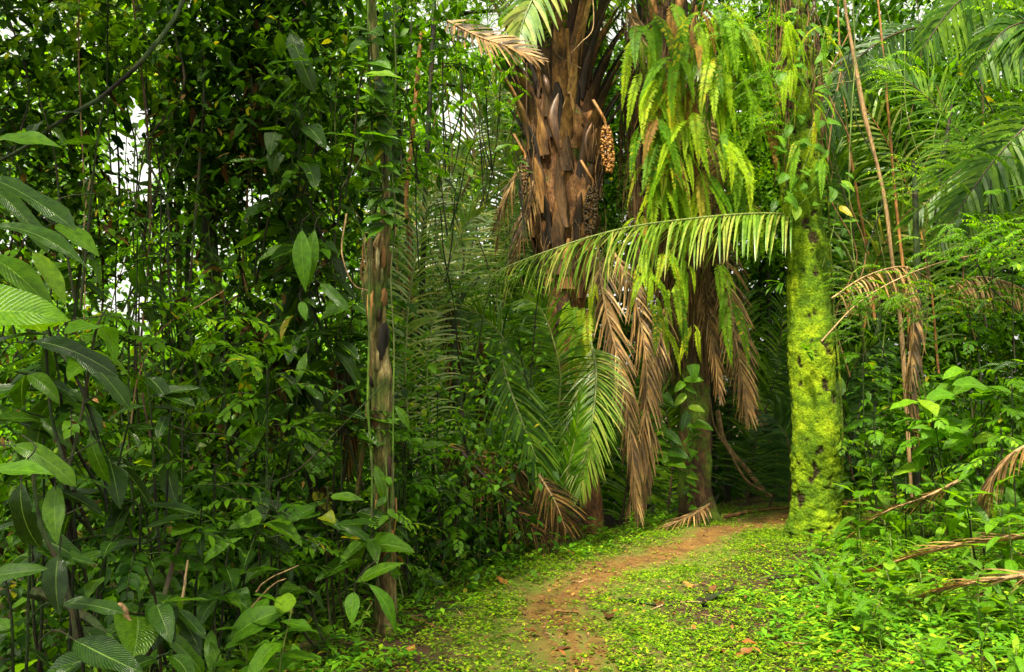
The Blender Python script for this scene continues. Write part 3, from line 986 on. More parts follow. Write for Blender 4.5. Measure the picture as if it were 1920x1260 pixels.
# ferns on the palm trunk and around it
FP = [(1180, 300, 10.9, 8, .8), (1215, 210, 10.9, 9, .95), (1250, 120, 10.8, 9, 1.0), (1232, 250, 10.8, 9, 1.0), (1275, 190, 10.8, 10, 1.05), (1300, 260, 10.9, 8, .9), (1205, 90, 10.9, 7, .8), (1330, 60, 10.9, 8, .9),
      (1265, 20, 10.8, 7, .9), (1310, 150, 10.7, 8, .9), (1340, 190, 10.8, 7, .8), (1390, 300, 10.9, 8, .9), (1375, 140, 10.8, 7, .9), (1260, 330, 10.9, 8, .8), (1200, 340, 10.9, 6, .7), (1225, 560, 10.6, 6, .9), (1250, 480, 10.6, 7, 1.0),
      (1285, 500, 10.9, 8, .9), (1345, 500, 11.0, 7, .9), (1240, 600, 10.8, 6, .9), (1205, 480, 10.8, 5, .7), (1080, 570, 10.9, 6, .8), (1095, 640, 10.8, 5, .7), (1115, 540, 10.8, 4, .6), (1415, 80, 10.8, 6, .8), (1160, 400, 10.9, 5, .7),
      (1425, 230, 10.9, 6, .8), (1300, 620, 11.0, 4, .6), (1265, 400, 10.9, 5, .8), (1290, 370, 10.9, 5, .8), (1400, 380, 11, 5, .8)]
ferns = []
FP += [(1085, 640, 10.5, 6, .9), (1070, 720, 10.4, 5, .9), (1100, 700, 10.5, 5, .8), (1065, 560, 10.5, 6, .9), (1310, 30, 10.4, 8, 1.0), (1270, 110, 10.4, 8, 1.0), (1230, 220, 10.4, 8, .9), (1300, 220, 10.4, 8, .9), (1190, 180, 10.7, 8, 1.0), (1225, 330, 10.6, 8, 1.0), (1165, 250, 10.7, 7, .9), (1290, 90, 10.6, 9, 1.0), (1340, 120, 10.6, 8, 1.0), (1355, 260, 10.6, 8, .9), (1240, 160, 10.5, 8, 1.0), (1200, 250, 10.6, 8, 1.0), (1400, 180, 10.6, 7, .9), (1320, 330, 10.7, 7, .9), (1225, 40, 10.6, 8, 1.0), (1375, 30, 10.6, 8, 1.0), (1280, 280, 10.5, 8, 1.0), (1260, 540, 10.5, 6, 1.0), (1215, 520, 10.5, 5, .9), (1365, 560, 10.9, 6, 1.0), (1100, 590, 10.6, 6, 1.0)]
for x, y, d, n, s in FP:
    if x < 1205 and y < 460: x += 38
    n = max(3, int(n * (.85 if y < 430 else .5))); s *= (.92 if y < 430 else .75)
    ferns.append(fern_clump(P(x, y, d), n, s, None, az0=-PI / 2, spread=1.2 if y < 430 else .7, hang=True))
for x, y, n, s_ in [(1380, 60, 6, .9), (1410, 130, 6, .8), (1350, 20, 7, .9), (1190, 60, 6, .8), (1210, 130, 6, .9), (1478, 120, 5, .55), (1530, 190, 5, .5), (1500, 270, 5, .5), (1545, 60, 5, .6), (1470, 40, 5, .6), (1545, 300, 4, .45)]:
    ferns.append(fern_clump(P(x, y, 9.9 if x > 1440 or s_ < .7 else 10.6), n, s_, None, az0=-PI / 2, spread=1.6, hang=True))
name_row(ferns, 'sword fern hanging from palm or mossy trunk, {} of all from the left', 'sword ferns growing on the palm trunks', 'fern')
# a silvery staghorn-like leaf cluster among the ferns
t = thing('silver_fern', P(1318, 115, 10.5), 'silvery white many-fingered frond hanging among the pale green ferns', 'fern')
mb = MB()
base = P(1318, 115, 10.5)
for k, (dx, dz) in enumerate([(-.9, -1.4), (-.55, -1.5), (-.2, -1.6), (.15, -1.5), (-1.2, -1.0), (.35, -1.1), (-.7, -.6), (.1, -.8)]):
    mb = MB(); leaf_batch(mb, [base], (dx, -.3, dz), (.2, -1, .5), .38 * random.uniform(.7, 1.1), .06, .2, 'strip', 6, .2, tint=.5)
    part('leaflet', mb, 'silver', t)

# ------------------------------------------------------------------ the mossy tree
TD = 10.1
b = G(1528, 1008); TD = float(b[1]) + .25
moss_tree = thing('mossy_tree', (b[0], TD, b[2]), 'straight tree trunk wrapped in thick yellow-green moss beside the bend of the path', 'tree')
spec = [(1528, 1040, 158), (1528, 1008, 128), (1529, 972, 106), (1530, 930, 98), (1530, 880, 97), (1528, 800, 98), (1525, 720, 94), (1520, 640, 90), (1514, 540, 88), (1508, 440, 84), (1503, 360, 82), (1498, 260, 82), (1492, 150, 80), (1488, 60, 78), (1484, -60, 76), (1478, -220, 74)]
sa = np.array(spec, float)
nR, nS = 420, 120
c = catmull([P(a[0], a[1], TD) for a in sa], nR)
w = np.interp(np.linspace(0, len(sa) - 1, nR), range(len(sa)), sa[:, 2] * .5 * TD / F) * .90
mb = MB(); tube(mb, c, w, nS, cap=False)
V = mb.v[0]; tint = np.zeros(len(V)); cc_ = np.repeat(c, nS + 1, 0); out_ = nrm(V - cc_)
h = np.zeros(len(V))
for i, v in enumerate(V):
    a = noise.noise(Vector((v[0] * 3, v[1] * 3, v[2] * 2)))
    bb = noise.noise(Vector((v[0] * 13, v[1] * 13, v[2] * 13)))
    cch = noise.noise(Vector((v[0] * 34, v[1] * 34, v[2] * 34)))
    lump = 1.0 if v[2] < 1.0 else .55
    h[i] = .05 * a + .026 * bb * lump + .016 * cch * lump
    hole = noise.noise(Vector((v[0] * 7 + 5, v[1] * 7, v[2] * 6 + 2))) + .35 * noise.noise(Vector((v[0] * 30, v[1] * 30, v[2] * 30)))
    zt = (v[2] - 4.9) / 1.2           # more bare dark bark high up
    hole += max(0, min(.42, zt * .25))
    if v[2] > 1.2 and v[2] < 3: hole -= .12
    tint[i] = min(1, max(0, (hole - .30) * 5))
    h[i] -= tint[i] * .022
h = h.reshape(nR, nS + 1); h[:, -1] = h[:, 0]; tint = tint.reshape(nR, nS + 1); tint[:, -1] = tint[:, 0]
mb.v[0] = V + out_ * h.ravel()[:, None]; mb.t[0] = tint.ravel()
trunk_v, trunk_t, trunk_o = mb.v[0], tint.ravel(), out_
part('trunk', mb, 'moss_bark', moss_tree)
sel = np.where((trunk_t < .4) & (trunk_o[:, 1] < .5))[0]
sel = rng.choice(sel, 26000)
mb = MB(); o = trunk_v[sel] + rng.normal(0, .004, (len(sel), 3)); d = trunk_o[sel] + rng.normal(0, .6, (len(sel), 3)) + np.array([0, 0, -.15])
leaf_batch(mb, o - trunk_o[sel] * .004, d, trunk_o[sel] + rng.normal(0, .4, (len(sel), 3)), rng.uniform(.008, .03, len(sel)), rng.uniform(.006, .012, len(sel)), .3, 'lance', 1, 0, cross=1)
part('moss', mb, 'moss_tuft', moss_tree, kind='stuff')
# thin mossy stem running up the face and right-hand edge
for pts, r in (([(1574, 960, TD - .1), (1580, 850, TD - .12), (1574, 700, TD - .1), (1562, 560, TD - .1), (1550, 300, TD - .1)], .014), ([(1566, 1000, TD - .2), (1569, 900, TD - .2), (1562, 800, TD - .2), (1556, 640, TD - .2)], .01)):
    mb = MB(); tube(mb, catmull(px_curve(pts), 40), r, 6); part('climbing_stem', mb, 'moss_bark', moss_tree)
mb = MB(); strings(mb, c, w, 120, .76, .99, (.4, 1.2), .004, 1.25); part('hanging_roots', mb, 'root', moss_tree, kind='stuff')


def rosette(name, p, n, key, size, label, cat, out=(0, -1, 0), spread=1.0, hang=0.0, group=None, dist=.04):
    t = thing(name, p, label, cat, group)
    out = np.array(out, float)
    for i in range(n):
        d = nrm(out + np.array([random.uniform(-spread, spread), random.uniform(-.4, .4), random.uniform(-spread, spread) * .8 + .25 - hang]))
        put_leaf(t, key, d * dist * random.uniform(.3, 1.5), d, (0, 0, 1) if abs(d[2]) < .8 else (0, -1, .3), size * random.uniform(.65, 1.15))
    return t


epi = []
rosette('bird_nest_plant', P(1462, 470, TD - .1), 13, 'long_bright', .30, 'pale strap-leaved epiphyte on the left flank of the mossy trunk', 'epiphyte', out=(-1, -.4, .1), spread=.7)
rosette('bird_nest_plant', P(1470, 530, TD - .15), 8, 'long_bright', .26, 'strap-leaved epiphyte with a browned leaf just below its larger neighbour', 'epiphyte', out=(-1, -.4, -.5), spread=.5)
rosette('bird_nest_plant', P(1512, 660, TD - .38), 9, 'long_bright', .2, 'small leafy tuft growing from the middle of the mossy trunk', 'epiphyte', out=(0, -1, .1), spread=.9)
# heart-leaved climber on the upper trunk
for (x, y, n, dx, dy, lab) in [(1530, 350, 16, 60, 40, 'broad-leaved climber wrapped round the mossy trunk above the arching frond'), (1500, 330, 10, 50, 50, 'leafy climber on the left side of the mossy trunk over the frond'),
                             (1560, 440, 10, 30, 60, 'glossy climber hanging from the right side of the mossy trunk'), (1490, 210, 8, 60, 80, 'lobed pale green climber on the dark upper trunk'), (1535, 110, 16, 50, 90, 'leafy tangle at the top of the mossy trunk'), (1480, 60, 14, 50, 80, 'leaves crowding the topmost left side of the mossy trunk'), (1510, 270, 14, 50, 50, 'leaves over the bare dark patch of the mossy trunk')]:
    t = thing('leafy_climber', P(x, y, TD - .35), lab, 'climber')
    mb = MB(); tube(mb, catmull([P(x - dx * .6, y + dy, TD - .40), P(x, y, TD - .42), P(x + dx * .4, y - dy, TD - .38)], 10), .007, 5); part('stem', mb, 'bark_green', t)
    for i in range(n):
        p = P(x + random.uniform(-dx, dx), y + random.uniform(-dy, dy), TD - random.uniform(.33, .55)) - P(x, y, TD - .35)
        put_leaf(t, random.choice(['broad_bright', 'heart_bright', 'broad_mid']), p, (random.uniform(-.8, .8), random.uniform(-.8, -.1), random.uniform(-1, .1)), (random.uniform(-.3, .3), -.8, .7), random.uniform(.13, .24))

# ------------------------------------------------------------------ the long frond arching across the path
arc = frond_thing('arching_palm_frond', px_curve([(1620, 660, 11.6), (1600, 500, 11.0), (1540, 416, 10.75), (1460, 401, 10.5), (1370, 403, 10.2), (1280, 412, 9.9), (1190, 424, 9.65), (1110, 443, 9.45), (1040, 466, 9.3), (960, 496, 9.15), (880, 534, 9.0)]),
                  'palm_light', 'rachis', 'long green palm frond arching from behind the mossy trunk, leaflets hanging like a curtain', 'palm frond', individual=True,
                  n=108, Lmax=.95, W=.040, ang=(50, 24), droop=.95, rad=.024, start=.27, jitter=.2, break_p=.09, lift=-.28, tipshort=.3, segs=7, cross=2, shape=lambda q: (.9 + .15 * math.sin(q * 3)) * (1 - q ** 3.2 * .75))

# ------------------------------------------------------------------ other fronds, each hanging or rising where the photo shows it
K = dict(n=60, Lmax=.55, W=.034, ang=(62, 28), droop=.5, rad=.018, start=.06, segs=6)


def fr(pts, mat, rmat, label, **kw):
    k = dict(K); k.setdefault('up', (random.uniform(-.4, .4), -1, random.uniform(.1, .5))); k.update(kw)
    return frond_thing('palm_frond', px_curve(pts), mat, rmat, label, 'palm frond', **k)


UPF = (.1, -1, .25)
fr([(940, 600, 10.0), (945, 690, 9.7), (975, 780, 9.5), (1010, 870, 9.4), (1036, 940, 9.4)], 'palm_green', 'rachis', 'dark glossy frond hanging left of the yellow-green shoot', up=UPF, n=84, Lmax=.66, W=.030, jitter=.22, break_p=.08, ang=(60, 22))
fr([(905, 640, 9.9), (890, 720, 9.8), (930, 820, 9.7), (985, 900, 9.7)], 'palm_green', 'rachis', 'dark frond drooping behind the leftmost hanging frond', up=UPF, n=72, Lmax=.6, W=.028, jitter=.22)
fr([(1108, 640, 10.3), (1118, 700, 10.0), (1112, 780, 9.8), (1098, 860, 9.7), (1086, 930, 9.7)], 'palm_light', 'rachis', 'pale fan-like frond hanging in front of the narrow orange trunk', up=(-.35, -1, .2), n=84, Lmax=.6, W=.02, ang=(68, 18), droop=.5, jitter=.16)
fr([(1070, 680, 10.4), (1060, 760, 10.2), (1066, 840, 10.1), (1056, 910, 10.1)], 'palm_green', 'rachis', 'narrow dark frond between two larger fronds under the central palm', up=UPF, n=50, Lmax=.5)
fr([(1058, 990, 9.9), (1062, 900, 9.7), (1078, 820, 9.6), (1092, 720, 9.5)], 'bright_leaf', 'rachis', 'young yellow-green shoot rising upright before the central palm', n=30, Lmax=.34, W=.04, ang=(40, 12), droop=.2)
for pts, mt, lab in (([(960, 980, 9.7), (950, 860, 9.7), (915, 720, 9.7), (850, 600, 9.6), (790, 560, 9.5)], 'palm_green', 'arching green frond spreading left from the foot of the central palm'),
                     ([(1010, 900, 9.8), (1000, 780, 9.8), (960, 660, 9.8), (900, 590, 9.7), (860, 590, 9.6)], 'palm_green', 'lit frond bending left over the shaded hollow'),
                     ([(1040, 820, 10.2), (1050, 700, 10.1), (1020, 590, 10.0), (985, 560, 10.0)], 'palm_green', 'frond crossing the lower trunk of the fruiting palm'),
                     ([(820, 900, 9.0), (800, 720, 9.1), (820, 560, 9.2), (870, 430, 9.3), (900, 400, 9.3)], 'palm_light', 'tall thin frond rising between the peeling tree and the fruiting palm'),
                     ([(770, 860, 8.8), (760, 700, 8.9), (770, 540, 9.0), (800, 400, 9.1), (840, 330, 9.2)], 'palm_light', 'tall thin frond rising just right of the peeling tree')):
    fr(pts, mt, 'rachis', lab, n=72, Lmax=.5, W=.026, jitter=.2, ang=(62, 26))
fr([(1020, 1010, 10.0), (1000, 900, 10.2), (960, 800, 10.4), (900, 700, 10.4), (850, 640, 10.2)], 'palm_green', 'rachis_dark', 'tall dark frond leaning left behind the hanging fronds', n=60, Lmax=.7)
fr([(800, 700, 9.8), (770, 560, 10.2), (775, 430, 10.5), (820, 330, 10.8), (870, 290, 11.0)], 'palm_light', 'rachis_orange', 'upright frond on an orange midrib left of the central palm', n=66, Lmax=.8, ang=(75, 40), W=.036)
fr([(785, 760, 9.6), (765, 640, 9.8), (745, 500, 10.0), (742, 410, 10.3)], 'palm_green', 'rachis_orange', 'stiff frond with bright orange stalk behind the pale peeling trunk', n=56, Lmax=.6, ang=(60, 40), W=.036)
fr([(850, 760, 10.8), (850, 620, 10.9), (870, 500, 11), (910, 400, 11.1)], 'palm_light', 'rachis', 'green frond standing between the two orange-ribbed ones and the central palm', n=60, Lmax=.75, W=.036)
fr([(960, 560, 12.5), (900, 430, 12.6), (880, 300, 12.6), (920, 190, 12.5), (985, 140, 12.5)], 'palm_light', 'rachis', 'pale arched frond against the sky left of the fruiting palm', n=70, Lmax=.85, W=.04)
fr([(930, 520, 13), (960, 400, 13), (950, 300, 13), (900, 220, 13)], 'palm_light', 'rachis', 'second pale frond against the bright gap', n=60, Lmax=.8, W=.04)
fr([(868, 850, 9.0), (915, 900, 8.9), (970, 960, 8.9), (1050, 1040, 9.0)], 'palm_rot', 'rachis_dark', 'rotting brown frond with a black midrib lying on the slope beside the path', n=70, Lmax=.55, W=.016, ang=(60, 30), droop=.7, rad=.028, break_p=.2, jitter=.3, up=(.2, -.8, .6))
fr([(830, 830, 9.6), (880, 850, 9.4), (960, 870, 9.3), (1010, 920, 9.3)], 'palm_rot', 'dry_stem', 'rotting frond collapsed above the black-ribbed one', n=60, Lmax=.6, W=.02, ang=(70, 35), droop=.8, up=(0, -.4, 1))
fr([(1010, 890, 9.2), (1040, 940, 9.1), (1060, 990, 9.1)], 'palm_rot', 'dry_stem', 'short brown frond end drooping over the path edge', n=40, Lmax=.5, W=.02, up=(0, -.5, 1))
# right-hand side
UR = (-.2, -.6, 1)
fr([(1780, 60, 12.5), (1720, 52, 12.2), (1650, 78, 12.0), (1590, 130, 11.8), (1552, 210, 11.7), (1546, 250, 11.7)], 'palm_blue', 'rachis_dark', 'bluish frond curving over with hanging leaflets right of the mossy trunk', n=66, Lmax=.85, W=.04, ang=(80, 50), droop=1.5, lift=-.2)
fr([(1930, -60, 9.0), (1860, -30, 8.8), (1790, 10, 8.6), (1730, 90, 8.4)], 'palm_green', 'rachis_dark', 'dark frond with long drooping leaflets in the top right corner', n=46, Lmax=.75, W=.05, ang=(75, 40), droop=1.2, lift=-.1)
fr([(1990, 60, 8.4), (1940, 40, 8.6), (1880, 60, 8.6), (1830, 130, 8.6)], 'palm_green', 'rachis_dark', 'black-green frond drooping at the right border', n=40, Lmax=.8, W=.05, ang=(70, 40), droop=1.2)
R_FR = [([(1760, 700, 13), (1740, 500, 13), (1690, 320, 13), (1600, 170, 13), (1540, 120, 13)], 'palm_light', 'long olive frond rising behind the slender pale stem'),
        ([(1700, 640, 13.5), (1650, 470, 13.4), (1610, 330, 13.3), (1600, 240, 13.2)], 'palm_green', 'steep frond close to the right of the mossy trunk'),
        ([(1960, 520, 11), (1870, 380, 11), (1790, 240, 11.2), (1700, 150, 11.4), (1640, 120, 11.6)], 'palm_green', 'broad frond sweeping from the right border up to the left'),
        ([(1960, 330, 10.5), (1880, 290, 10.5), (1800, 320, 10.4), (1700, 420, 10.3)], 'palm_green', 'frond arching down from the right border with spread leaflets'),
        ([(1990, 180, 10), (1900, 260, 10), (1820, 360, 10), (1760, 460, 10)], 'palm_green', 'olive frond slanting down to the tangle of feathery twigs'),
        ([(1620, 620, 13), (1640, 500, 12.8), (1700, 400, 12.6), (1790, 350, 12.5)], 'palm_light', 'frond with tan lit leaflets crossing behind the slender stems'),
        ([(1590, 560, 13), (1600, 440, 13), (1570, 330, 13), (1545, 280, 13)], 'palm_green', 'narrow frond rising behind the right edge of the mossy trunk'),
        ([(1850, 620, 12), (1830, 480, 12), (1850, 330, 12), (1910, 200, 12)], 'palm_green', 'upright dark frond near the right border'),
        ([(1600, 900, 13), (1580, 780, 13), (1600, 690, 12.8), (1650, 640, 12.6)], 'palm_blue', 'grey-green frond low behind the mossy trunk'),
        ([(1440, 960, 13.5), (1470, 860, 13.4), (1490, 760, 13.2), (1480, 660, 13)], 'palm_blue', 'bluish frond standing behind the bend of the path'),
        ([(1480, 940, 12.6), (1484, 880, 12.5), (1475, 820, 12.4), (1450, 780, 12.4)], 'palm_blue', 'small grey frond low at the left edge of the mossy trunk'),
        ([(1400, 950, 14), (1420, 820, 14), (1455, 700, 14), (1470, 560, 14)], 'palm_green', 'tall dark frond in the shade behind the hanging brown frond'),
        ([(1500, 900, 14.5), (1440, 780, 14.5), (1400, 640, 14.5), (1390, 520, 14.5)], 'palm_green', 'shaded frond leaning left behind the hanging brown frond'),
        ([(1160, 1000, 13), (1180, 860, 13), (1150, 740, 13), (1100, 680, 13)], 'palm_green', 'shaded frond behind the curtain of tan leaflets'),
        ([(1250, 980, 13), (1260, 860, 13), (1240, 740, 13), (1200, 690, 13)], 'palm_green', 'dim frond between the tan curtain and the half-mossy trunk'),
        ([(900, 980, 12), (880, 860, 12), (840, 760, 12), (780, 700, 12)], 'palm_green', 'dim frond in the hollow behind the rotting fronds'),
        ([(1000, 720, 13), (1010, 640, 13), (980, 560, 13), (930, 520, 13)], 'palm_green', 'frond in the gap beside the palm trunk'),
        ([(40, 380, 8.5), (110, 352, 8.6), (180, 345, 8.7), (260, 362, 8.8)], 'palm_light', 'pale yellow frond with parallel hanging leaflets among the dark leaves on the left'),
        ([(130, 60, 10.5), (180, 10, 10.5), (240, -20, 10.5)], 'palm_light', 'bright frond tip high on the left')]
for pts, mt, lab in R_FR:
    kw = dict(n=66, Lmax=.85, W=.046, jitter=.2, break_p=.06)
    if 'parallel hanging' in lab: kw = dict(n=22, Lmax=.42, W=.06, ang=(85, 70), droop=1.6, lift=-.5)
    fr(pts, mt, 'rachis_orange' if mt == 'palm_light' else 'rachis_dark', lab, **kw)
# dead fronds on the right: the hanging brown one and those lying on the bank
DEADR = [([(1700, 500, 9.6), (1712, 600, 9.5), (1708, 720, 9.5), (1716, 860, 9.5)], 'brown shredded frond hanging straight down right of the mossy trunk', dict(n=46, Lmax=.45, ang=(30, 12), up=UPF, droop=1.2, jitter=.35)),
         ([(1560, 560, 9.8), (1620, 520, 9.7), (1690, 500, 9.6), (1740, 520, 9.6)], 'tan broken frond lying over the twigs with stiff leaflets hanging', dict(n=30, Lmax=.42, ang=(70, 50), droop=1.8, lift=-.4, jitter=.3)),
         ([(1780, 540, 10), (1830, 520, 10), (1890, 530, 10), (1950, 560, 10)], 'tan dead frond with a comb of leaflets near the right border', dict(n=26, Lmax=.5, W=.035, ang=(85, 70), droop=2.0, lift=-.5)),
         ([(1960, 820, 7.2), (1900, 850, 7.2), (1860, 900, 7.2), (1850, 960, 7.2)], 'brown curling dead frond drooping in at the right border', dict(n=30, Lmax=.4, ang=(40, 25), droop=1.3)),
         ([(1990, 1000, 6.6), (1880, 1010, 6.9), (1760, 1030, 7.2), (1660, 1060, 7.5), (1600, 1080, 7.7)], 'long brown dead frond lying across the leafy bank', dict(n=50, Lmax=.42, ang=(25, 10), droop=.25, rad=.028)),
         ([(1990, 1070, 6.0), (1880, 1085, 6.1), (1790, 1100, 6.3), (1700, 1130, 6.5)], 'lower brown frond lying on the bank by the right border', dict(n=44, Lmax=.38, ang=(35, 10), droop=.3, rad=.024)),
         ([(1800, 900, 8.3), (1740, 930, 8.3), (1660, 960, 8.4), (1600, 1000, 8.5)], 'dark dead frond half buried in leaves behind the bank', dict(n=44, Lmax=.4, ang=(35, 15), droop=.4)),
         ([(1330, 945, 11.6), (1300, 965, 11.3), (1255, 985, 11.1), (1215, 1010, 11.0)], 'heap of tan dead leaflets at the foot of the half-mossy palm', dict(n=46, Lmax=.38, ang=(45, 20), droop=.4))]
for pts, lab, kw in DEADR:
    k = dict(K); k.update(W=.024, n=40); k.update(kw)
    frond_thing('dead_frond', px_curve(pts), 'palm_dead' if 'dark' not in lab else 'palm_rot', 'dry_stem', lab, 'dead frond', **k)

# ------------------------------------------------------------------ trunks and stems
def simple_trunk(name, spec, d, mat, label, cat='tree', n=50, rough=.06, dend=None, ground=False, sides=12, seed=0):
    mb, c, w = trunk_px(spec, d, n, sides, rough, seed, dend=dend)
    t = thing(name, c[0], label, cat)
    part('trunk', mb, mat, t)
    return t, c, w


pb = G(722, 1186)
PD = float(pb[1])
pale, pc, pw = simple_trunk('peeling_tree', [(724, 1215, 78), (722, 1180, 44), (723, 1130, 31), (724, 1050, 26), (720, 900, 26), (714, 800, 30), (712, 700, 32), (706, 600, 36), (706, 530, 48), (712, 480, 40), (722, 430, 24), (724, 350, 20), (718, 250, 18), (710, 160, 16), (700, 60, 15), (692, -60, 14), (688, -200, 12)],
                            PD, 'bark_pale', 'pale half-rotten tree with peeling bark at the left edge of the path', n=160, rough=.16, sides=30, seed=4)
for i in range(60):     # loose plates of bark
    a = int(random.uniform(.2, .62) * 139); az = random.uniform(PI, 2 * PI); o = np.array([math.cos(az), math.sin(az), 0])
    L = random.uniform(.08, .3); t = np.linspace(0, 1, 6)
    pts = [pc[a] + o * (pw[a] * 1.02 + .012 * math.sin(q * PI) + (.02 * q if i % 3 else 0)) + np.array([0, 0, L * q]) for q in t]
    mb = MB(); slab(mb, pts, random.uniform(.012, .035) * np.array([.3, .9, 1, .8, .9, .3]), .007 + 0 * t, o, random.random()); part('bark_plate', mb, random.choice(['bark_pale', 'boot']), pale)
mb = MB()
for x0, w0 in ((694, .009), (736, .006)):
    tube(mb, catmull([P(x0 + random.uniform(-6, 6) + (14 if y > 1000 else 0) - (18 if x0 == 688 and 700 < y < 1000 else 0), y, PD - .16) for y in range(1120, -100, -120)], 70), w0, 6, tint=random.random())
part('climbing_stem', mb, 'bark_green', pale)
mb = MB()
tube(mb, catmull([P(668, 940, PD + .1), P(680, 840, PD), P(697, 700, PD), P(700, 620, PD)], 20), .018, 7); part('side_stem', mb, 'bark_pale', pale)

TR = [([(440, 860, 26), (430, 740, 26), (418, 640, 26), (402, 540, 27), (392, 440, 27), (385, 340, 26), (372, 250, 24), (350, 140, 22), (330, 0, 20), (320, -150, 18)], 7.6, 'bark_dark', 'dark wet trunk curving up through the left thicket'),
      ([(600, 1000, 34), (585, 860, 32), (572, 700, 30), (560, 560, 32), (560, 420, 34), (548, 280, 38), (520, 120, 40), (500, -60, 40), (490, -200, 40)], 7.4, 'bark_dark', 'dark leaf-hung trunk left of the peeling tree'),
      ([(395, 460, 16), (404, 360, 16), (412, 240, 15), (418, 120, 14), (420, -80, 13)], 8.0, 'bark_green', 'slim greenish trunk beside the curving dark one'),
      ([(330, 1000, 12), (336, 820, 12), (338, 640, 11), (334, 420, 11), (332, 200, 10), (336, -60, 9)], 8.6, 'bark_green', 'thin straight greenish stem left of the curving trunk'),
      ([(360, 980, 9), (358, 760, 9), (350, 560, 8), (356, 300, 8), (340, -40, 7)], 8.2, 'bark_dark', 'thin dark stem in the left thicket'),
      ([(1720, 930, 14), (1712, 760, 13), (1722, 600, 12), (1718, 440, 11), (1714, 300, 10)], 10.2, 'bark_dark', 'thin dark stem with dead fronds right of the mossy tree'),
      ([(1712, 940, 10), (1700, 760, 9), (1688, 600, 8), (1672, 480, 7), (1660, 380, 7), (1640, 290, 6), (1620, 210, 9), (1600, 100, 7), (1586, 20, 6), (1578, -60, 5)], 11.2, 'dry_stem', 'slender pale palm stalk leaning left on the right side'),
      ([(1730, 900, 8), (1714, 720, 7), (1700, 560, 6), (1682, 400, 6), (1668, 240, 5), (1655, 90, 4), (1640, -60, 4)], 12.0, 'rachis_orange', 'slender orange palm stalk beside the pale one'),
      ([(1640, 600, 6), (1628, 480, 6), (1610, 380, 5), (1590, 250, 4), (1575, 100, 4), (1570, -40, 3)], 12.9, 'rachis_orange', 'orange stalk close to the mossy trunk'),
      ([(1752, 420, 14), (1762, 330, 11), (1778, 240, 8), (1786, 190, 5)], 10.4, 'bark_dark', 'black leaning stick among the palm fronds on the right'),
      ([(770, 560, 9), (768, 460, 9), (762, 360, 9), (775, 240, 9), (790, 60, 8)], 9.6, 'rachis_orange', 'thin orange stalk behind the peeling tree'),
      ([(790, 880, 12), (786, 700, 12), (792, 520, 11), (800, 300, 10), (812, 60, 10), (815, -100, 9)], 9.4, 'bark_dark', 'dark slender stem right of the peeling tree'),
      ([(1060, 1000, 14), (1045, 930, 13), (1026, 870, 12), (1012, 840, 10)], 9.9, 'rachis_dark', 'leaning dark palm stalk at the path edge'),
      ([(1476, 920, 10), (1468, 860, 10), (1440, 800, 9), (1410, 760, 8), (1380, 700, 7)], 13.5, 'dry_stem', 'thin bent sapling in the shade behind the path'),
      ([(1440, 930, 8), (1400, 880, 9), (1360, 830, 9), (1345, 770, 9)], 13.2, 'dry_stem', 'crooked liana stem low behind the path'),
      ([(1362, 960, 12), (1366, 850, 11), (1372, 700, 10), (1380, 500, 9)], 15, 'bark_dark', 'thin dark trunk in the shade behind the path'),
      ([(1404, 950, 9), (1410, 850, 9), (1420, 700, 8), (1426, 500, 8)], 15.5, 'bark_dark', 'second thin dark trunk deeper behind the path'),
      ([(1452, 950, 12), (1450, 830, 11), (1446, 700, 10), (1440, 500, 9)], 15, 'bark_dark', 'third thin dark trunk behind the path'),
      ([(1640, 960, 14), (1636, 860, 13), (1640, 700, 12), (1650, 560, 12)], 13, 'bark_dark', 'shaded trunk right behind the mossy tree'),
      ([(890, 1000, 10), (880, 860, 10), (862, 760, 12), (850, 640, 12), (866, 560, 10), (900, 520, 9)], 9.3, 'bark_dark', 'black bent stem in the hollow left of the central palm'),
      ([(820, 960, 12), (815, 880, 12), (806, 800, 11), (800, 720, 9)], 9.2, 'bark_dark', 'dark stump-like stem in the hollow'),
      ]
CL = {}
for i, (spec, d, mt, lab) in enumerate(TR):
    CL[lab] = simple_trunk('tree' if spec[0][2] > 20 else 'slender_stem', spec, d, mt, lab, 'tree' if spec[0][2] > 20 else 'stem', n=46, rough=.05, seed=i, sides=10)

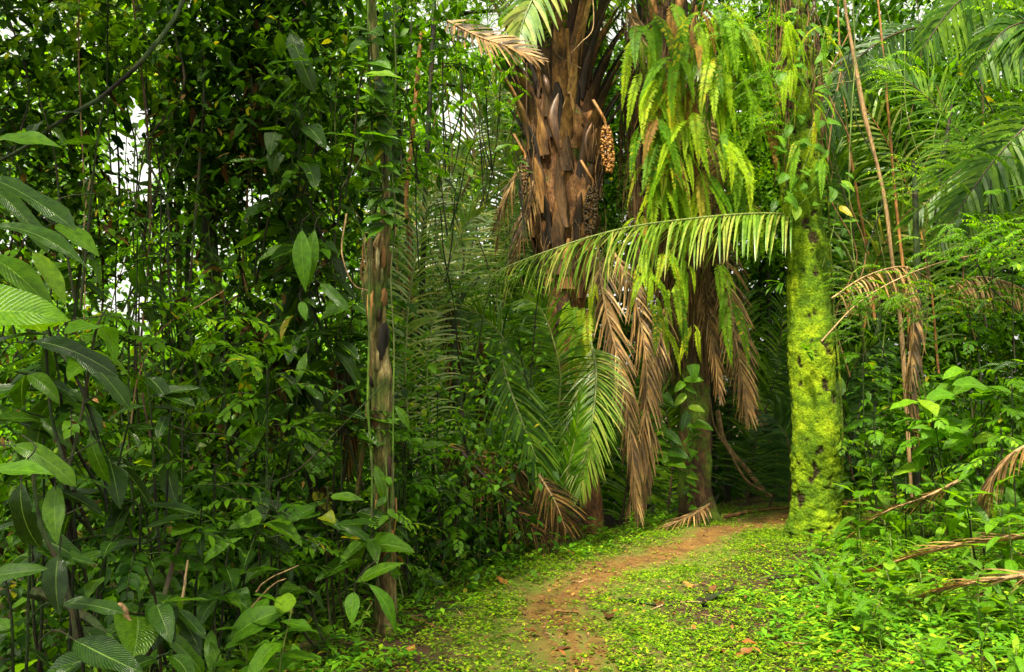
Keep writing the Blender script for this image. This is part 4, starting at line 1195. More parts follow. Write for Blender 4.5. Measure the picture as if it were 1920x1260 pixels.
# leaning branches and lianas
LI = [([(352, -30, 5.4), (330, 30, 5.4), (270, 110, 5.3), (200, 175, 5.3), (120, 225, 5.2), (40, 280, 5.2), (-40, 320, 5.2)], .017, 'bark_dark', 'long diagonal branch crossing the upper left corner'),
      ([(250, -20, 6.8), (272, 70, 6.8), (300, 150, 6.9), (318, 250, 7.0), (322, 380, 7.0)], .014, 'bark_green', 'thin stem crossing the diagonal branch'),
      ([(148, -20, 6.2), (147, 100, 6.2), (150, 200, 6.2), (156, 340, 6.2), (160, 420, 6.2)], .007, 'dry_stem', 'straight pale liana hanging in the upper left'),
      ([(650, 400, 5.8), (640, 470, 5.8), (660, 530, 5.8), (690, 545, 5.8)], .006, 'dry_stem', 'thin grey twig hooking toward the peeling tree'),
      ([(720, 720, 5.9), (640, 800, 5.8), (560, 880, 5.7), (500, 905, 5.7), (420, 905, 5.7), (380, 902, 5.7)],    .005, 'bark_dark', 'thin brown twig running left from the peeling tree'),
      ([(560, 1020, 5.6), (520, 960, 5.6), (505, 920, 5.6), (515, 880, 5.6)],  .005, 'bark_dark', 'short crooked twig under the thin brown one'),
      ([(1033, -20, 9.5), (1040, 60, 9.5), (1044, 100, 9.5), (1075, 120, 9.5), (1090, 128, 9.5)], .005, 'dry_stem', 'thin twig dangling before the central palm crown'),
      ([(1110, -30, 9.6), (1112, 50, 9.6), (1090, 80, 9.6), (1070, 100, 9.6)], .006, 'dry_stem', 'thin bent twig right of the dangling one'),
      ([(1446, 930, 12.8), (1400, 900, 12.6), (1370, 850, 12.6), (1340, 800, 12.6), (1330, 740, 12.6)], .022, 'dry_stem', 'pale liana looping up from behind the path'),
      ([(1470, 915, 12.6), (1455, 850, 12.7), (1430, 800, 12.7), (1410, 760, 12.9), (1400, 680, 13)], .018, 'dry_stem', 'pale liana rising beside the looping one'),
      ([(170, 330, 6.6), (158, 420, 6.6), (160, 560, 6.6), (150, 700, 6.6)], .006, 'dry_stem', 'hanging liana left of the bright gap'),
      ([(210, 150, 7.6), (222, 330, 7.6), (215, 520, 7.6), (222, 700, 7.6)], .010, 'bark_dark', 'dark liana hanging through the bright gap'),
      ([(290, 360, 7.4), (284, 500, 7.4), (292, 640, 7.4), (286, 800, 7.4)], .009, 'bark_dark', 'dark liana right of the bright gap'),
      ([(240, 850, 5.6), (250, 760, 5.6), (262, 700, 5.6), (300, 620, 5.6), (380, 570, 5.6), (420, 545, 5.7)], .005, 'dry_stem', 'fine twig arching across the middle of the left thicket'),
      ([(60, 560, 4.2), (100, 640, 4.2), (150, 730, 4.2), (190, 850, 4.2), (200, 960, 4.2)], .010, 'bark_dark', 'dark arching stem carrying the big left leaves'),
      ([(150, 1250, 3.6), (130, 1100, 3.6), (80, 980, 3.6), (60, 860, 3.6)], .012, 'bark_dark', 'dark stem rising at the lower left'),
      ([(60, 1110, 3.7), (110, 1130, 3.7), (180, 1180, 3.6), (240, 1260, 3.5)], .024, 'bark_dark', 'thick dark root arching at the bottom left'),
      ([(1530, 170, 9.3), (1560, 158, 9.2), (1600, 150, 9.2), (1620, 138, 9.2)], .007, 'rachis', 'thin green tendril reaching right from the mossy trunk'),
      ([(1540, 640, 9.2), (1620, 560, 9.2), (1740, 500, 9.2), (1860, 470, 9.2), (1940, 440, 9.2)], .010, 'dry_stem', 'long twig bearing feathery leaves right of the mossy tree'),
      ([(1830, 490, 9), (1860, 540, 9), (1920, 590, 9), (1960, 600, 9)], .010, 'bark_dark', 'dark twig curving toward the right border'),
      ([(260, 1240, 3.9), (242, 1180, 3.9), (230, 1140, 3.9), (220, 1135, 3.9)], .016, 'dry_stem', 'broken pale stick standing at the bottom left'),
      ([(480, 1110, 4.8), (500, 1090, 4.8), (560, 1060, 4.8)], .005, 'dry_stem', 'thin dry stick leaning in the lower thicket'),
      ([(470, 1140, 4.7), (510, 1100, 4.7), (536, 1085, 4.7)], .005, 'dry_stem', 'second thin dry stick just under the first'),
      ([(330, 1190, 4.2), (345, 1100, 4.2), (352, 1050, 4.2)], .008, 'dry_stem', 'pale snapped stem in the lower left'),
      ([(272, 1250, 4.0), (330, 1040, 4.3), (350, 1000, 4.4)], .014, 'bark_dark', 'dark leaning stalk in the lower left')]
for pts, r, mt, lab in LI:
    c = catmull(px_curve(pts), 40); mb = MB()
    kn = np.array([1 + .07 * math.sin(i * .6) + random.uniform(-.04, .04) for i in range(40)])
    c2 = c + np.cumsum(rng.normal(0, r * .12, c.shape), 0) * np.sin(np.linspace(0, PI, 40))[:, None]
    tube(mb, c2, r * kn * np.linspace(1, .6, 40), 7, tint=random.random())
    o = add('liana' if 'liana' in lab else 'branch', mb.mesh('liana', M[mt], origin=c[0]), None, tuple(c[0])); tag(o, lab, 'liana' if 'liana' in lab else 'branch')
# many thin hanging lianas
rows = {'left thicket': [], 'middle': [], 'right side': []}
for i in range(84):
    u = random.random()
    x = random.uniform(0, 700) if u < .5 else random.uniform(740, 1000) if u < .7 else random.uniform(1560, 1920)
    reg = 'left thicket' if x < 720 else 'middle' if x < 1300 else 'right side'
    d = random.uniform(6.4, 9.5) if x < 720 else random.uniform(9.8, 12.5)
    y0 = random.uniform(-80, 250); y1 = random.uniform(500, 900)
    sw = random.uniform(-.25, .25) if i % 4 == 0 else 0
    pts = [P(x + (y - y0) * sw + random.gauss(0, 20) + (y - y0) * random.uniform(-.02, .02), y, d) for y in np.linspace(y0, y1, 6)]
    c = catmull(pts, 26); mb = MB(); tube(mb, c, random.uniform(.004, .011), 5, tint=random.random())
    o = add('liana', mb.mesh('liana', M[random.choice(['bark_dark', 'bark_dark', 'bark_green', 'root'])], origin=c[0]), None, tuple(c[0]))
    rows[reg].append(o)
for k, v in rows.items():
    name_row(v, 'thin liana hanging on the ' + k + ', {} from the left there' if k != 'middle' else 'thin liana between peeling tree and central palm, {} from the left there', 'thin lianas, ' + k, 'liana')

# ------------------------------------------------------------------ leafy plants, leaf by leaf, on the left
def spray(label, px, py, d, n, keys, size, spread, name='broad_leaved_shrub', cat='shrub', group=None, lean=(0, -.3, -.2), stem=True, toward=None):
    """a shrub whose leaves stand round a few arching twigs that rise to that point"""
    c = P(px, py, d)
    base = c + np.array([random.uniform(-.2, .2), random.uniform(.1, .5), 0])
    base[2] = max(ground_z(base[0], base[1]), c[2] - random.uniform(.7, 1.3))
    t = thing(name, base, label, cat, group)
    tops = []
    nt = max(2, n // 6)
    mbs = MB()
    for i in range(nt):
        tp = c + np.array([random.uniform(-spread, spread) , random.uniform(-.3, .3), random.uniform(-spread, spread) * .8])
        mid = base * .35 + tp * .65 + np.array([0, 0, .15])
        cv = catmull([base + rng.normal(0, .03, 3), base * .6 + tp * .4, mid, tp], 16)
        tube(mbs, cv, np.linspace(.010, .004, 16), 5, tint=random.random(), cap=False)
        tops.append(cv)
    part('twigs', mbs, 'bark_dark', t)
    for i in range(n):
        cv = tops[i % nt]; s = random.uniform(.55, 1); a = min(15, int(s * 15)); p = cv[a]
        az = random.uniform(0, 2 * PI); d_ = np.array([math.cos(az), math.sin(az) * .8 - .15, random.uniform(-.5, .35)]) + np.array(lean)
        nn = np.array([random.uniform(-.35, .35), random.uniform(-.7, .1), 1.0])
        put_leaf(t, random.choice(keys), p - base + nrm(d_) * .02, d_, nn, size * random.uniform(.6, 1.2))
    return t


DARKK = ['broad_dark', 'broad_dark', 'long_dark', 'broad_mid']
MIDK = ['broad_mid', 'long_mid', 'broad_dark', 'heart_mid']
BRK = ['broad_bright', 'long_bright', 'broad_mid', 'heart_bright']
LEFT = [  # px, py, d, n, keys, size, spread
    (60, 560, 3.8, 6, MIDK, .28, .25), (160, 620, 4.1, 8, DARKK, .28, .3),
    (60, 740, 4.0, 8, DARKK, .28, .28), (160, 800, 4.3, 9, DARKK, .26, .32), (60, 900, 3.8, 7, DARKK, .26, .25), (150, 980, 4.0, 8, DARKK, .26, .3), (40, 1050, 3.6, 6, DARKK, .26, .25),
    (240, 900, 4.6, 10, DARKK, .32, .35), (320, 1000, 4.6, 10, MIDK, .30, .35), (200, 1120, 3.8, 9, DARKK, .28, .3), (330, 1120, 4.2, 9, MIDK, .27, .3), (420, 1060, 4.8, 10, MIDK, .28, .35),
    (60, 1180, 3.2, 7, DARKK, .28, .3), (260, 1210, 3.7, 8, MIDK, .26, .25), (20, 640, 3.9, 8, DARKK, .34, .25), (230, 720, 4.8, 10, DARKK, .3, .35), (120, 200, 5.2, 7, ['broad_dark', 'long_dark'], .28, .35),
    (510, 270, 6.4, 9, ['heart_mid', 'broad_dark'], .30, .3), (600, 260, 6.2, 7, ['broad_mid', 'heart_mid'], .32, .25), (560, 140, 6.2, 9, ['broad_dark', 'long_dark'], .42, .35), (680, 130, 6.0, 8, ['broad_bright', 'heart_bright'], .24, .2), (690, 210, 6.0, 9, ['broad_mid', 'long_mid'], .28, .28),
    (570, 420, 6.6, 12, DARKK, .38, .35), (600, 520, 6.6, 14, DARKK, .40, .35), (550, 590, 6.6, 12, MIDK, .36, .35), (640, 620, 6.6, 12, DARKK, .38, .3), (560, 690, 6.4, 12, DARKK, .34, .3), (620, 740, 6.4, 10, DARKK, .34, .3), (500, 480, 7, 10, DARKK, .36, .35),
    (480, 680, 6.4, 8, ['long_bright', 'broad_bright'], .28, .25), (430, 760, 6.8, 10, MIDK, .26, .4), (400, 560, 7.2, 10, DARKK, .30, .4), (300, 560, 7.0, 9, DARKK, .28, .35), (330, 700, 6.6, 9, MIDK, .26, .35),
    (470, 960, 5.8, 11, DARKK, .30, .4), (560, 940, 5.8, 11, DARKK, .32, .4), (640, 900, 6.0, 10, MIDK, .34, .35), (600, 1040, 5.4, 9, MIDK, .24, .35), (540, 850, 6.2, 11, DARKK, .32, .4), (650, 1000, 5.8, 9, MIDK, .24, .3),
    (820, 860, 7.6, 12, DARKK, .26, .4), (780, 900, 7.2, 12, MIDK, .22, .35), (850, 900, 7.8, 12, DARKK, .22, .35), (780, 990, 7.0, 12, DARKK, .22, .35), (840, 980, 7.6, 10, DARKK, .2, .35), (800, 1060, 6.8, 10, MIDK, .18, .3), (740, 830, 7, 8, MIDK, .28, .3),
    (960, 250, 8.6, 8, ['broad_bright', 'broad_mid'], .22, .25), (900, 140, 8.8, 12, BRK, .18, .35), (850, 230, 8.6, 10, MIDK, .2, .35), (780, 190, 8, 10, MIDK, .22, .35), (860, 330, 8.8, 12, DARKK, .16, .35),
    (900, 540, 8.8, 14, DARKK, .16, .45), (970, 560, 9.0, 12, MIDK, .16, .35), (1000, 600, 11, 9, MIDK, .34, .35), (1010, 660, 11.4, 8, DARKK, .4, .3), (930, 620, 10.8, 8, DARKK, .34, .35),
    (300, 300, 7.4, 10, MIDK, .2, .45), (420, 330, 7.6, 12, DARKK, .22, .5), (240, 480, 6.0, 7, DARKK, .26, .35), (120, 480, 5.6, 9, MIDK, .3, .4), (480, 380, 7.2, 10, DARKK, .26, .45), (640, 340, 6.8, 10, DARKK, .26, .4), (650, 460, 6.6, 10, DARKK, .3, .35),
]
plants = []
for x, y, d, n, keys, size, sp in LEFT:
    plants.append((spray(None, x, y, d, n, keys, size, sp), x, y, keys))
bands = {}
for o, x, y, keys in plants:
    v = 'upper' if y < 330 else 'middle' if y < 700 else 'lower'
    h = 'by the left border' if x < 250 else 'in the left thicket' if x < 700 else 'between peeling tree and central palm'
    tone = 'dark' if keys in (DARKK,) or keys[0].endswith('dark') else 'bright' if 'bright' in keys[0] else 'mid-green'
    bands.setdefault((v, h, tone), []).append(o)
for (v, h, tone), os_ in bands.items():
    if len(os_) == 1:
        tag(os_[0], f'{tone} broad-leaved shrub {h}, the only such at {v} height', 'shrub', f'{tone} shrubs {h}, {v} level')
    else:
        name_row(os_, f'{tone} broad-leaved shrub {h}, {v} level, {{}} from the left', f'{tone} shrubs {h}, {v} level', 'shrub')


# single striking leaves
def big_leaf(name, px, py, d, dirv, nv, size, key, label, cat='leaf'):
    p = P(px, py, d)
    t = thing(name, p, label, cat)
    put_leaf(t, key, (0, 0, 0), dirv, nv, size, 'blade')
    mb = MB(); dv = nrm(dirv)
    if dv[2] < -.45:
        tube(mb, catmull([p + dv * .02, p - dv * .06, p + np.array([random.uniform(-.06, .06), .05, .12]), p + np.array([random.uniform(-.12, .12), .14, .16])], 10), .003, 5)
    else:
        tube(mb, catmull([p + dv * .02, p - dv * .10 + np.array([0, .02, -.02]), p - dv * .2 + np.array([0, .06, -.12])], 10), .003, 5)
    part('leaf_stalk', mb, 'bark_dark', t)
    return t


big_leaf('big_leaf', -60, 590, 2.6, (1, -.1, .12), (.1, -.75, .6), .30, 'heart_bright', 'large pale ribbed leaf poking in at the left border')
big_leaf('big_leaf', -30, 885, 2.7, (1, -.1, .05), (0, -.35, 1), .22, 'broad_bright', 'smooth bright curled leaf at the left border')
big_leaf('big_leaf', 432, 1200, 4.3, (.75, -.2, .75), (-.5, -.8, .5), .34, 'broad_bright', 'upright ribbed yellow-green leaf in the lower left')
big_leaf('big_leaf', 668, 1092, 5.2, (.95, -.1, .5), (-.3, -.7, .6), .32, 'long_bright', 'bright narrow leaf rising beside the peeling trunk')
big_leaf('big_leaf', 690, 1095, 5.1, (.8, -.2, -.5), (.3, -.5, .8), .36, 'long_bright', 'bright narrow leaf drooping right across the peeling trunk')
big_leaf('big_leaf', 664, 1110, 5.1, (-.1, -.3, -.9), (0, -.9, .2), .18, 'broad_bright', 'short bright leaf hanging under the narrow pair')
big_leaf('big_leaf', 566, 430, 6.0, (.05, -.2, -1), (.1, -1, 0), .46, 'long_bright', 'yellowing long leaf hanging in the left thicket')
big_leaf('big_leaf', 1298, 682, 10.6, (.1, -.3, -1), (.1, -1, .2), .24, 'heart_bright', 'single pale round leaf on the dark palm trunk')

BL = [(-10, 262, 3.0, (1, -.1, -.05), (0, -.6, .8), .22, 'broad_bright', 'bright leaf bending down at its tip, topmost of those reaching in at the left border'),
      (-30, 330, 2.9, (1, -.1, -.45), (.3, -.5, .8), .34, 'long_dark', 'long glossy leaf sloping down to the right under the topmost bright one'),
      (-20, 352, 3.1, (1, -.1, -.62), (.4, -.5, .7), .30, 'long_dark', 'darker long leaf parallel to and below the sloping glossy one'),
      (-20, 425, 2.8, (1, -.1, -.02), (0, -.5, .9), .34, 'long_mid', 'wet shining leaf pointing right with rippled veins'),
      (-40, 470, 2.9, (1, -.15, -.45), (.3, -.5, .8), .34, 'long_bright', 'bright leaf slanting down just above the large pale ribbed one'),
      (60, 470, 3.3, (.7, -.1, -.8), (.5, -.6, .5), .26, 'long_bright', 'leaf hanging steeply in the gap right of the slanting bright one'),
      (105, 420, 3.4, (.9, 0, -.6), (.3, -.5, .7), .20, 'broad_bright', 'small bright leaf with drooping tip right of the rippled one'),
      (60, 640, 3.4, (1, -.1, -.12), (0, -.6, .8), .34, 'long_dark', 'long slender leaf reaching right at the height of the fork'),
      (130, 655, 3.6, (.9, -.1, -.5), (.2, -.5, .8), .34, 'long_dark', 'slender leaf bending down over the dark brown leaf'),
      (20, 835, 3.1, (1, -.1, -.15), (0, -.6, .8), .26, 'long_dark', 'dark shining ribbed leaf above the smooth curled one'),
      (170, 812, 3.5, (.25, -.2, -1), (0, -1, .3), .24, 'long_mid', 'narrow green leaf hanging beside the dark ribbed one'),
      (40, 905, 3.0, (.05, -.2, -1), (0, -1, .2), .26, 'long_dark', 'broad dark leaf hanging below the smooth curled one'),
      (105, 910, 3.2, (.1, -.2, -1), (0, -1, .2), .20, 'broad_mid', 'ribbed leaf hanging point-down right of the broad dark one'),
      (110, 1040, 3.2, (.05, -.3, -1), (0, -1, .3), .20, 'broad_dark', 'bluish ribbed leaf hanging in the lower left'),
      (-20, 1080, 3.1, (1, -.1, .02), (0, -.6, .8), .2, 'broad_mid', 'half lit leaf at the left border low down'),
      (120, 1130, 3.3, (1, -.2, -.05), (0, -.5, .9), .22, 'long_dark', 'dark shining leaf lying level above the arched root'),
      (140, 1200, 3.0, (.9, -.2, -.45), (0, -.5, .9), .26, 'broad_dark', 'large dark wet leaf at the bottom left'),
      (180, 745, 5.0, (-.05, -.1, -1), (0, -1, 0), .12, 'dead', 'dry brown leaf caught in the left thicket'),
      (515, 248, 6.2, (-.1, -.2, -1), (0, -1, .2), .20, 'heart_mid', 'round wet heart-shaped leaf, upper of a pair in the left thicket'),
      (520, 285, 6.2, (-.2, -.2, -1), (0, -1, .2), .17, 'heart_mid', 'lower heart-shaped leaf of the pair'),
      (575, 236, 6.0, (.7, -.2, -.7), (.3, -.8, .5), .24, 'heart_mid', 'pointed shining leaf right of the heart-shaped pair'),
      (590, 430, 6.1, (-.1, -.2, -1), (0, -1, .1), .44, 'long_mid', 'long green leaf hanging beside the yellowing one'),
      (565, 565, 6.0, (.3, -.3, -.8), (0, -1, .4), .16, 'broad_bright', 'small bright oval leaf on the dark trunk'),
      (575, 660, 6.0, (-.2, -.3, -1), (0, -1, .3), .26, 'long_mid', 'green toothed leaf hanging low on the dark trunk'),
      (600, 530, 6.0, (.8, -.2, -.8), (.2, -.8, .5), .30, 'long_dark', 'dark wet leaf slanting toward the peeling tree'),
      (545, 60, 6.0, (.3, -.3, -.8), (0, -1, .3), .5, 'long_dark', 'big bluish leaf high in the dark thicket'),
      (740, 760, 6.0, (.6, -.2, -.7), (.4, -.8, .4), .22, 'long_bright', 'bright narrow leaf pointing down right of the peeling trunk'),
      (440, 670, 6.0, (.95, -.1, -.2), (0, -.7, .7), .24, 'long_bright', 'bright slender leaf pointing right in the mid thicket'),
      (425, 680, 6.0, (.9, -.2, -.5), (.2, -.7, .7), .22, 'long_bright', 'bright leaf drooping below the slender one'),
      (380, 1060, 4.3, (.5, -.2, .8), (-.5, -.8, .3), .24, 'long_mid', 'upright folded leaf behind the ribbed yellow-green one'),
      (700, 870, 6.1, (.5, -.2, -.9), (.4, -.8, .3), .34, 'long_mid', 'long drooping leaf crossing in front of the peeling trunk base'),
      (790, 838, 6.9, (.9, -.2, .1), (0, -.7, .7), .2, 'broad_mid', 'glossy leaf catching light over the shaded shrub'),
      (1290, 500 + 270, 11.2, (-.3, -.3, -1), (0, -1, .3), .3, 'broad_mid', 'leaf hanging at the lower part of the fern palm'),
      (1850, 725, 8.2, (-1, -.2, .05), (0, -.6, .8), .42, 'broad_bright', 'largest leaf of the right bank, lit and pointing left'),
      (1790, 740, 8.2, (-.9, -.2, -.1), (0, -.6, .8), .36, 'broad_bright', 'wide leaf below the largest one on the right bank')]
for x, y, d, dv, nv, sz, key, lab in BL:
    big_leaf('big_leaf' if key != 'dead' else 'dry_leaf', x, y, d, dv, nv, sz * (1.08 if d < 4 else 1), key, lab)

# climbers low on the half-mossy palm
def vine(label, pts, n, keys, size, lean=(0, -.6, -.3), r=.006):
    c = catmull(px_curve(pts), 24); t = thing('leafy_vine', c[0], label, 'climber')
    mb = MB(); tube(mb, c, r, 5); part('stem', mb, 'bark_green', t)
    for i in range(n):
        a = int(random.uniform(0, 23)); az = random.choice([-1, 1])
        d_ = np.array([az * random.uniform(.3, 1), -.3, random.uniform(-.6, .3)]) + np.array(lean) * .6
        put_leaf(t, random.choice(keys), c[a] - c[0], d_, (random.uniform(-.2, .2), -.8, .7), size * random.uniform(.6, 1.2))
    return t


vine('leafy vine climbing the mossy foot of the fern palm', [(1305, 950, 11.6), (1290, 900, 11.6), (1300, 840, 11.6), (1290, 790, 11.6)], 22, BRK, .17)
vine('broad-leaved vine between tan curtain and fern palm', [(1262, 900, 11.2), (1250, 830, 11.1), (1236, 760, 11.1), (1260, 700, 11.2)], 16, MIDK, .27)
vine('big-leaved vine on the dark trunk above the moss', [(1300, 800, 11.5), (1290, 760, 11.4), (1280, 700, 11.4)], 7, ['broad_bright', 'heart_bright'], .26)
vine('leafy vine on the upper part of the peeling tree', [(722, 420, PD - .2), (714, 300, PD - .2), (704, 180, PD - .2), (692, 40, PD - .2)], 64, MIDK + BRK, .2)
vine('small-leaved vine low on the peeling tree', [(735, 1080, PD - .2), (728, 960, PD - .2), (722, 820, PD - .2)], 12, ['broad_mid', 'broad_bright'], .1)
vine('leafy vine draped on the dark trunk, its lower part', [(590, 940, 7.0), (575, 800, 6.9), (565, 680, 6.9), (560, 560, 6.9)], 34, DARKK, .34, lean=(0, -.3, -1.2))
vine('leafy vine draped on the dark trunk, its upper part', [(560, 560, 6.9), (560, 420, 6.9), (545, 280, 6.9), (520, 120, 6.9)], 34, DARKK, .32, lean=(0, -.3, -1.2))
vine('leafy vine round the curving dark trunk', [(430, 740, 7.3), (400, 540, 7.3), (385, 360, 7.3), (355, 180, 7.3)], 26, MIDK, .2, lean=(0, -.3, -.9))

# ------------------------------------------------------------------ the right bank: larger herbs, leaf by leaf
def herb_protos():
    out = []
    for key, n, size, h in (('broad_bright', 7, .15, .16), ('long_bright', 8, .18, .22), ('broad_bright', 9, .12, .28), ('heart_bright', 6, .13, .18), ('long_bright', 10, .13, .32), ('blade_bright', 8, .34, .06), ('broad_mid', 8, .17, .30), ('long_mid', 9, .22, .26), ('long_bright', 12, .22, .38), ('broad_bright', 11, .22, .5)):
        t = thing('leafy_herb', (0, 0, 0)); 
        mb = MB(); tube(mb, catmull([(0, 0, -.04), (.01, 0, h * .5), (random.uniform(-.05, .05), random.uniform(-.05, .05), h)], 8), .004, 5); part('stem', mb, 'rachis', t)
        for i in range(n):
            z = h * (.35 + .65 * (i + 1) / n) if key != 'blade_bright' else .01
            az = i * 2.4 + random.uniform(-.3, .3)
            el = random.uniform(-.1, .45) + (.5 if i == n - 1 else 0) + (.7 if key == 'blade_bright' else 0)
            put_leaf(t, key, (0, 0, z), (math.cos(az), math.sin(az), el), (-math.cos(az) * el, -math.sin(az) * el, 1), size * random.uniform(.7, 1.15))
        out.append(t)
    return out


protos = herb_protos()
used = [False] * len(protos)


def copy_thing(t):
    r = t.copy(); COL.objects.link(r)
    for ch in t.children:
        c = ch.copy(); c.parent = r; COL.objects.link(c)
    return r


def put_herb(k, x, y, s):
    t = protos[k] if not used[k] else copy_thing(protos[k])
    used[k] = True
    t.location = (x, y, ground_z(x, y) - .005)
    t.rotation_euler = (random.uniform(-.15, .15), random.uniform(-.15, .15), random.uniform(0, 6.28))
    t.scale = (s, s, s * random.uniform(.85, 1.2))
    return t


NM = {0: 'broad-leaved', 1: 'narrow-leaved', 2: 'broad-leaved', 3: 'heart-leaved', 4: 'narrow-leaved', 5: 'blade-leaved', 6: 'dark broad-leaved', 7: 'dark narrow-leaved', 8: 'tall narrow-leaved', 9: 'tall broad-leaved'}
herbs = {}


def scatter(region, cnt, fn, kinds, srange):
    for i in range(cnt):
        for _ in range(40):
            x, y = fn()
            if abs(float(path_t(x, y))) > .75: break
        k = random.choice(kinds)
        herbs.setdefault((NM[k], region), []).append(put_herb(k, x, y, random.uniform(*srange)))


def right_pt():
    y = random.uniform(5.0, 12.2); x0 = float(np.interp(y, PATH_Y, PATH_X))
    return x0 + random.uniform(1.9, 5.2) * (1 if y > 6 else .8), y


def right_front():
    y = random.uniform(4.7, 7.5)
    return random.uniform(2.3, 4.6), y


def left_edge():
    y = random.uniform(4.6, 13.0)
    return float(np.interp(y, EDGE_Y, EDGE_X)) - random.uniform(-.12, .7), y


def bottom_left():
    y = random.uniform(4.1, 6.6)
    return random.uniform(-2.9, -1.1), y


def far_right():
    y = random.uniform(9.5, 13)
    return random.uniform(4.4, 8.5), y


for k in range(len(protos)):
    x, y = right_front(); herbs.setdefault((NM[k], 'on the right bank'), []).append(put_herb(k, x, y, 1))
scatter('on the right bank', 85, right_pt, [0, 1, 2, 3, 4, 5, 1, 8, 9], (.9, 1.7))
scatter('in the lower right corner', 50, right_front, [0, 1, 1, 2, 4, 3, 5, 8], (.7, 1.3))
scatter('along the left edge of the path', 55, left_edge, [0, 2, 3, 4, 6, 1], (.4, 1.0))
scatter('in the lower left corner', 55, bottom_left, [6, 7, 6, 9, 0, 2, 7], (.7, 1.3))
scatter('behind the right bank', 38, far_right, [6, 7, 8, 9, 9], (.9, 1.9))
for (nm, reg), os_ in herbs.items():
    name_row(os_, f'{nm} herb {reg}, {{}} of these from the left', f'{nm} herbs {reg}', 'herb')

RS = [(1660, 760, 9.6, 10, ['long_bright', 'broad_mid'], .34, .35), (1760, 730, 9.2, 12, ['long_bright', 'broad_bright'], .40, .45), (1830, 700, 8.8, 12, ['broad_bright', 'broad_mid'], .45, .4), (1860, 800, 8.4, 10, ['broad_bright', 'broad_mid'], .34, .35), (1800, 830, 8.8, 10, BRK, .3, .4),
      (1880, 640, 8.6, 10, MIDK, .24, .35), (1640, 860, 9.8, 9, MIDK, .24, .35), (1700, 880, 9.4, 9, BRK, .24, .35), (1780, 880, 9, 9, MIDK, .24, .35), (1900, 950, 7, 10, BRK, .24, .3), (1600, 700, 11.5, 9, DARKK, .3, .4), (1860, 900, 7.6, 9, BRK, .22, .3)]
rp = [spray(None, x, y, d, n, k, s, sp, lean=(0, -.4, 0)) for x, y, d, n, k, s, sp in RS]
name_row(rp, 'broad-leaved shrub behind the right bank, {} of them from the left', 'broad-leaved shrubs behind the right bank', 'shrub')


# feathery twigs: drooping branchlets set with small bright leaflets
def feathery(label, px, py, d, n, spread, L, mat='foliage_bright', size=.05, dirx=1.0):
    base = P(px, py, d); t = thing('feathery_bush', base, label, 'shrub')
    tw = MB(); lv = MB()
    for i in range(n):
        p0 = base + np.array([random.uniform(-1, 1) * spread[0], random.uniform(-.35, .35), random.uniform(-1, 1) * spread[1]])
        az = random.uniform(-.6, .6) + (PI if random.random() < .55 else 0)
        c = catmull(arch(p0, az, random.uniform(-.2, .5), L * random.uniform(.6, 1.2), 1.1, n=6), 14)
        tube(tw, c, np.linspace(.004, .0015, 14), 4, tint=random.random(), cap=False)
        rm, g = frond_geo(c, 12, size * 1.15, size * .42, ang=(62, 40), droop=.6, start=.1, rad=.002, kind='lance', segs=2, jitter=.2, tint=None, cross=2)
        O, D, N, LL, W, DR, kd, sg, cr, ti = g
        leaf_batch(lv, O, D, N, LL, W, DR, kd, 2, .2, cross=2, tint=rng.random(len(O)) * .5 + random.random() * .5)
    part('twigs', tw, 'bark_green', t); part('leaves', lv, mat, t, kind='stuff')
    return t


feathery('feathery bush reaching from the right border at mid height', 1840, 450, 8.8, 70, (.55, .22), .45)
feathery('feathery bush just right of the mossy trunk', 1660, 545, 9.2, 46, (.55, .18), .42)
feathery('feathery sprays below the larger feathery bush', 1800, 560, 9.0, 50, (.5, .2), .42, 'foliage_mid')
feathery('bright feathery twig against the bluish frond', 1670, 130, 9.8, 22, (.25, .18), .42)
feathery('feathery branch hanging at the upper right', 1830, 220, 9.0, 44, (.35, .45), .45)
feathery('feathery branch dangling in the top right corner', 1880, 60, 8.8, 30, (.3, .3), .45, 'foliage_bright')
feathery('feathery spray low on the mossy trunk right side', 1590, 610, 9.3, 18, (.22, .15), .36, 'foliage_mid')
feathery('feathery spray above the slender pale stem', 1720, 330, 9.8, 26, (.4, .25), .42)
feathery('bright small-leaved branch left of the palm crown', 890, 130, 9.5, 34, (.5, .3), .42)
feathery('small-leaved branch at the top of the picture left of the palms', 860, 20, 9.2, 40, (.5, .25), .45, 'foliage_mid')
feathery('dark small-leaved branch under the arching frond tip', 920, 530, 8.9, 40, (.5, .14), .4, 'foliage_mid')
feathery('bright leafy branch over the fern palm', 1400, 40, 10.4, 40, (.4, .3), .45)
feathery('bright leafy sprays beside the upper mossy trunk', 1440, 190, 10.2, 36, (.25, .4), .45)

def pinnate(label, px, py, d, n, L, mat, size, spread=.25, up=.6):
    base = P(px, py, d); t = thing('pinnate_sapling', base, label, 'sapling')
    tw = MB(); lv = MB()
    for i in range(n):
        az = i * 2.4 + random.uniform(-.4, .4)
        p0 = base + np.array([random.uniform(-.06, .06), random.uniform(-.06, .06), random.uniform(-spread, spread)])
        c = catmull(arch(p0, az, random.uniform(.1, up), L * random.uniform(.7, 1.2), 1.0, n=6), 14)
        tube(tw, c, np.linspace(.005, .002, 14), 4, tint=random.random(), cap=False)
        rm, g = frond_geo(c, 8, size * 1.1, size * .36, ang=(66, 40), droop=.5, start=.18, rad=.002, kind='lance', segs=3, jitter=.15, cross=2)
        leaf_batch(lv, g[0], g[1], g[2], g[3], g[4], g[5], 'ovate', 3, .2, cross=2, tint=rng.random(len(g[0])) * .3 + random.random() * .7)
    tube(tw, catmull([base + np.array([.03, .1, -1.1]), base + np.array([0, .05, -.5]), base + np.array([0, 0, spread])], 14), .007, 5, tint=.4, cap=False)
    part('twigs', tw, 'bark_dark', t); part('leaves', lv, mat, t, kind='stuff')
    return t


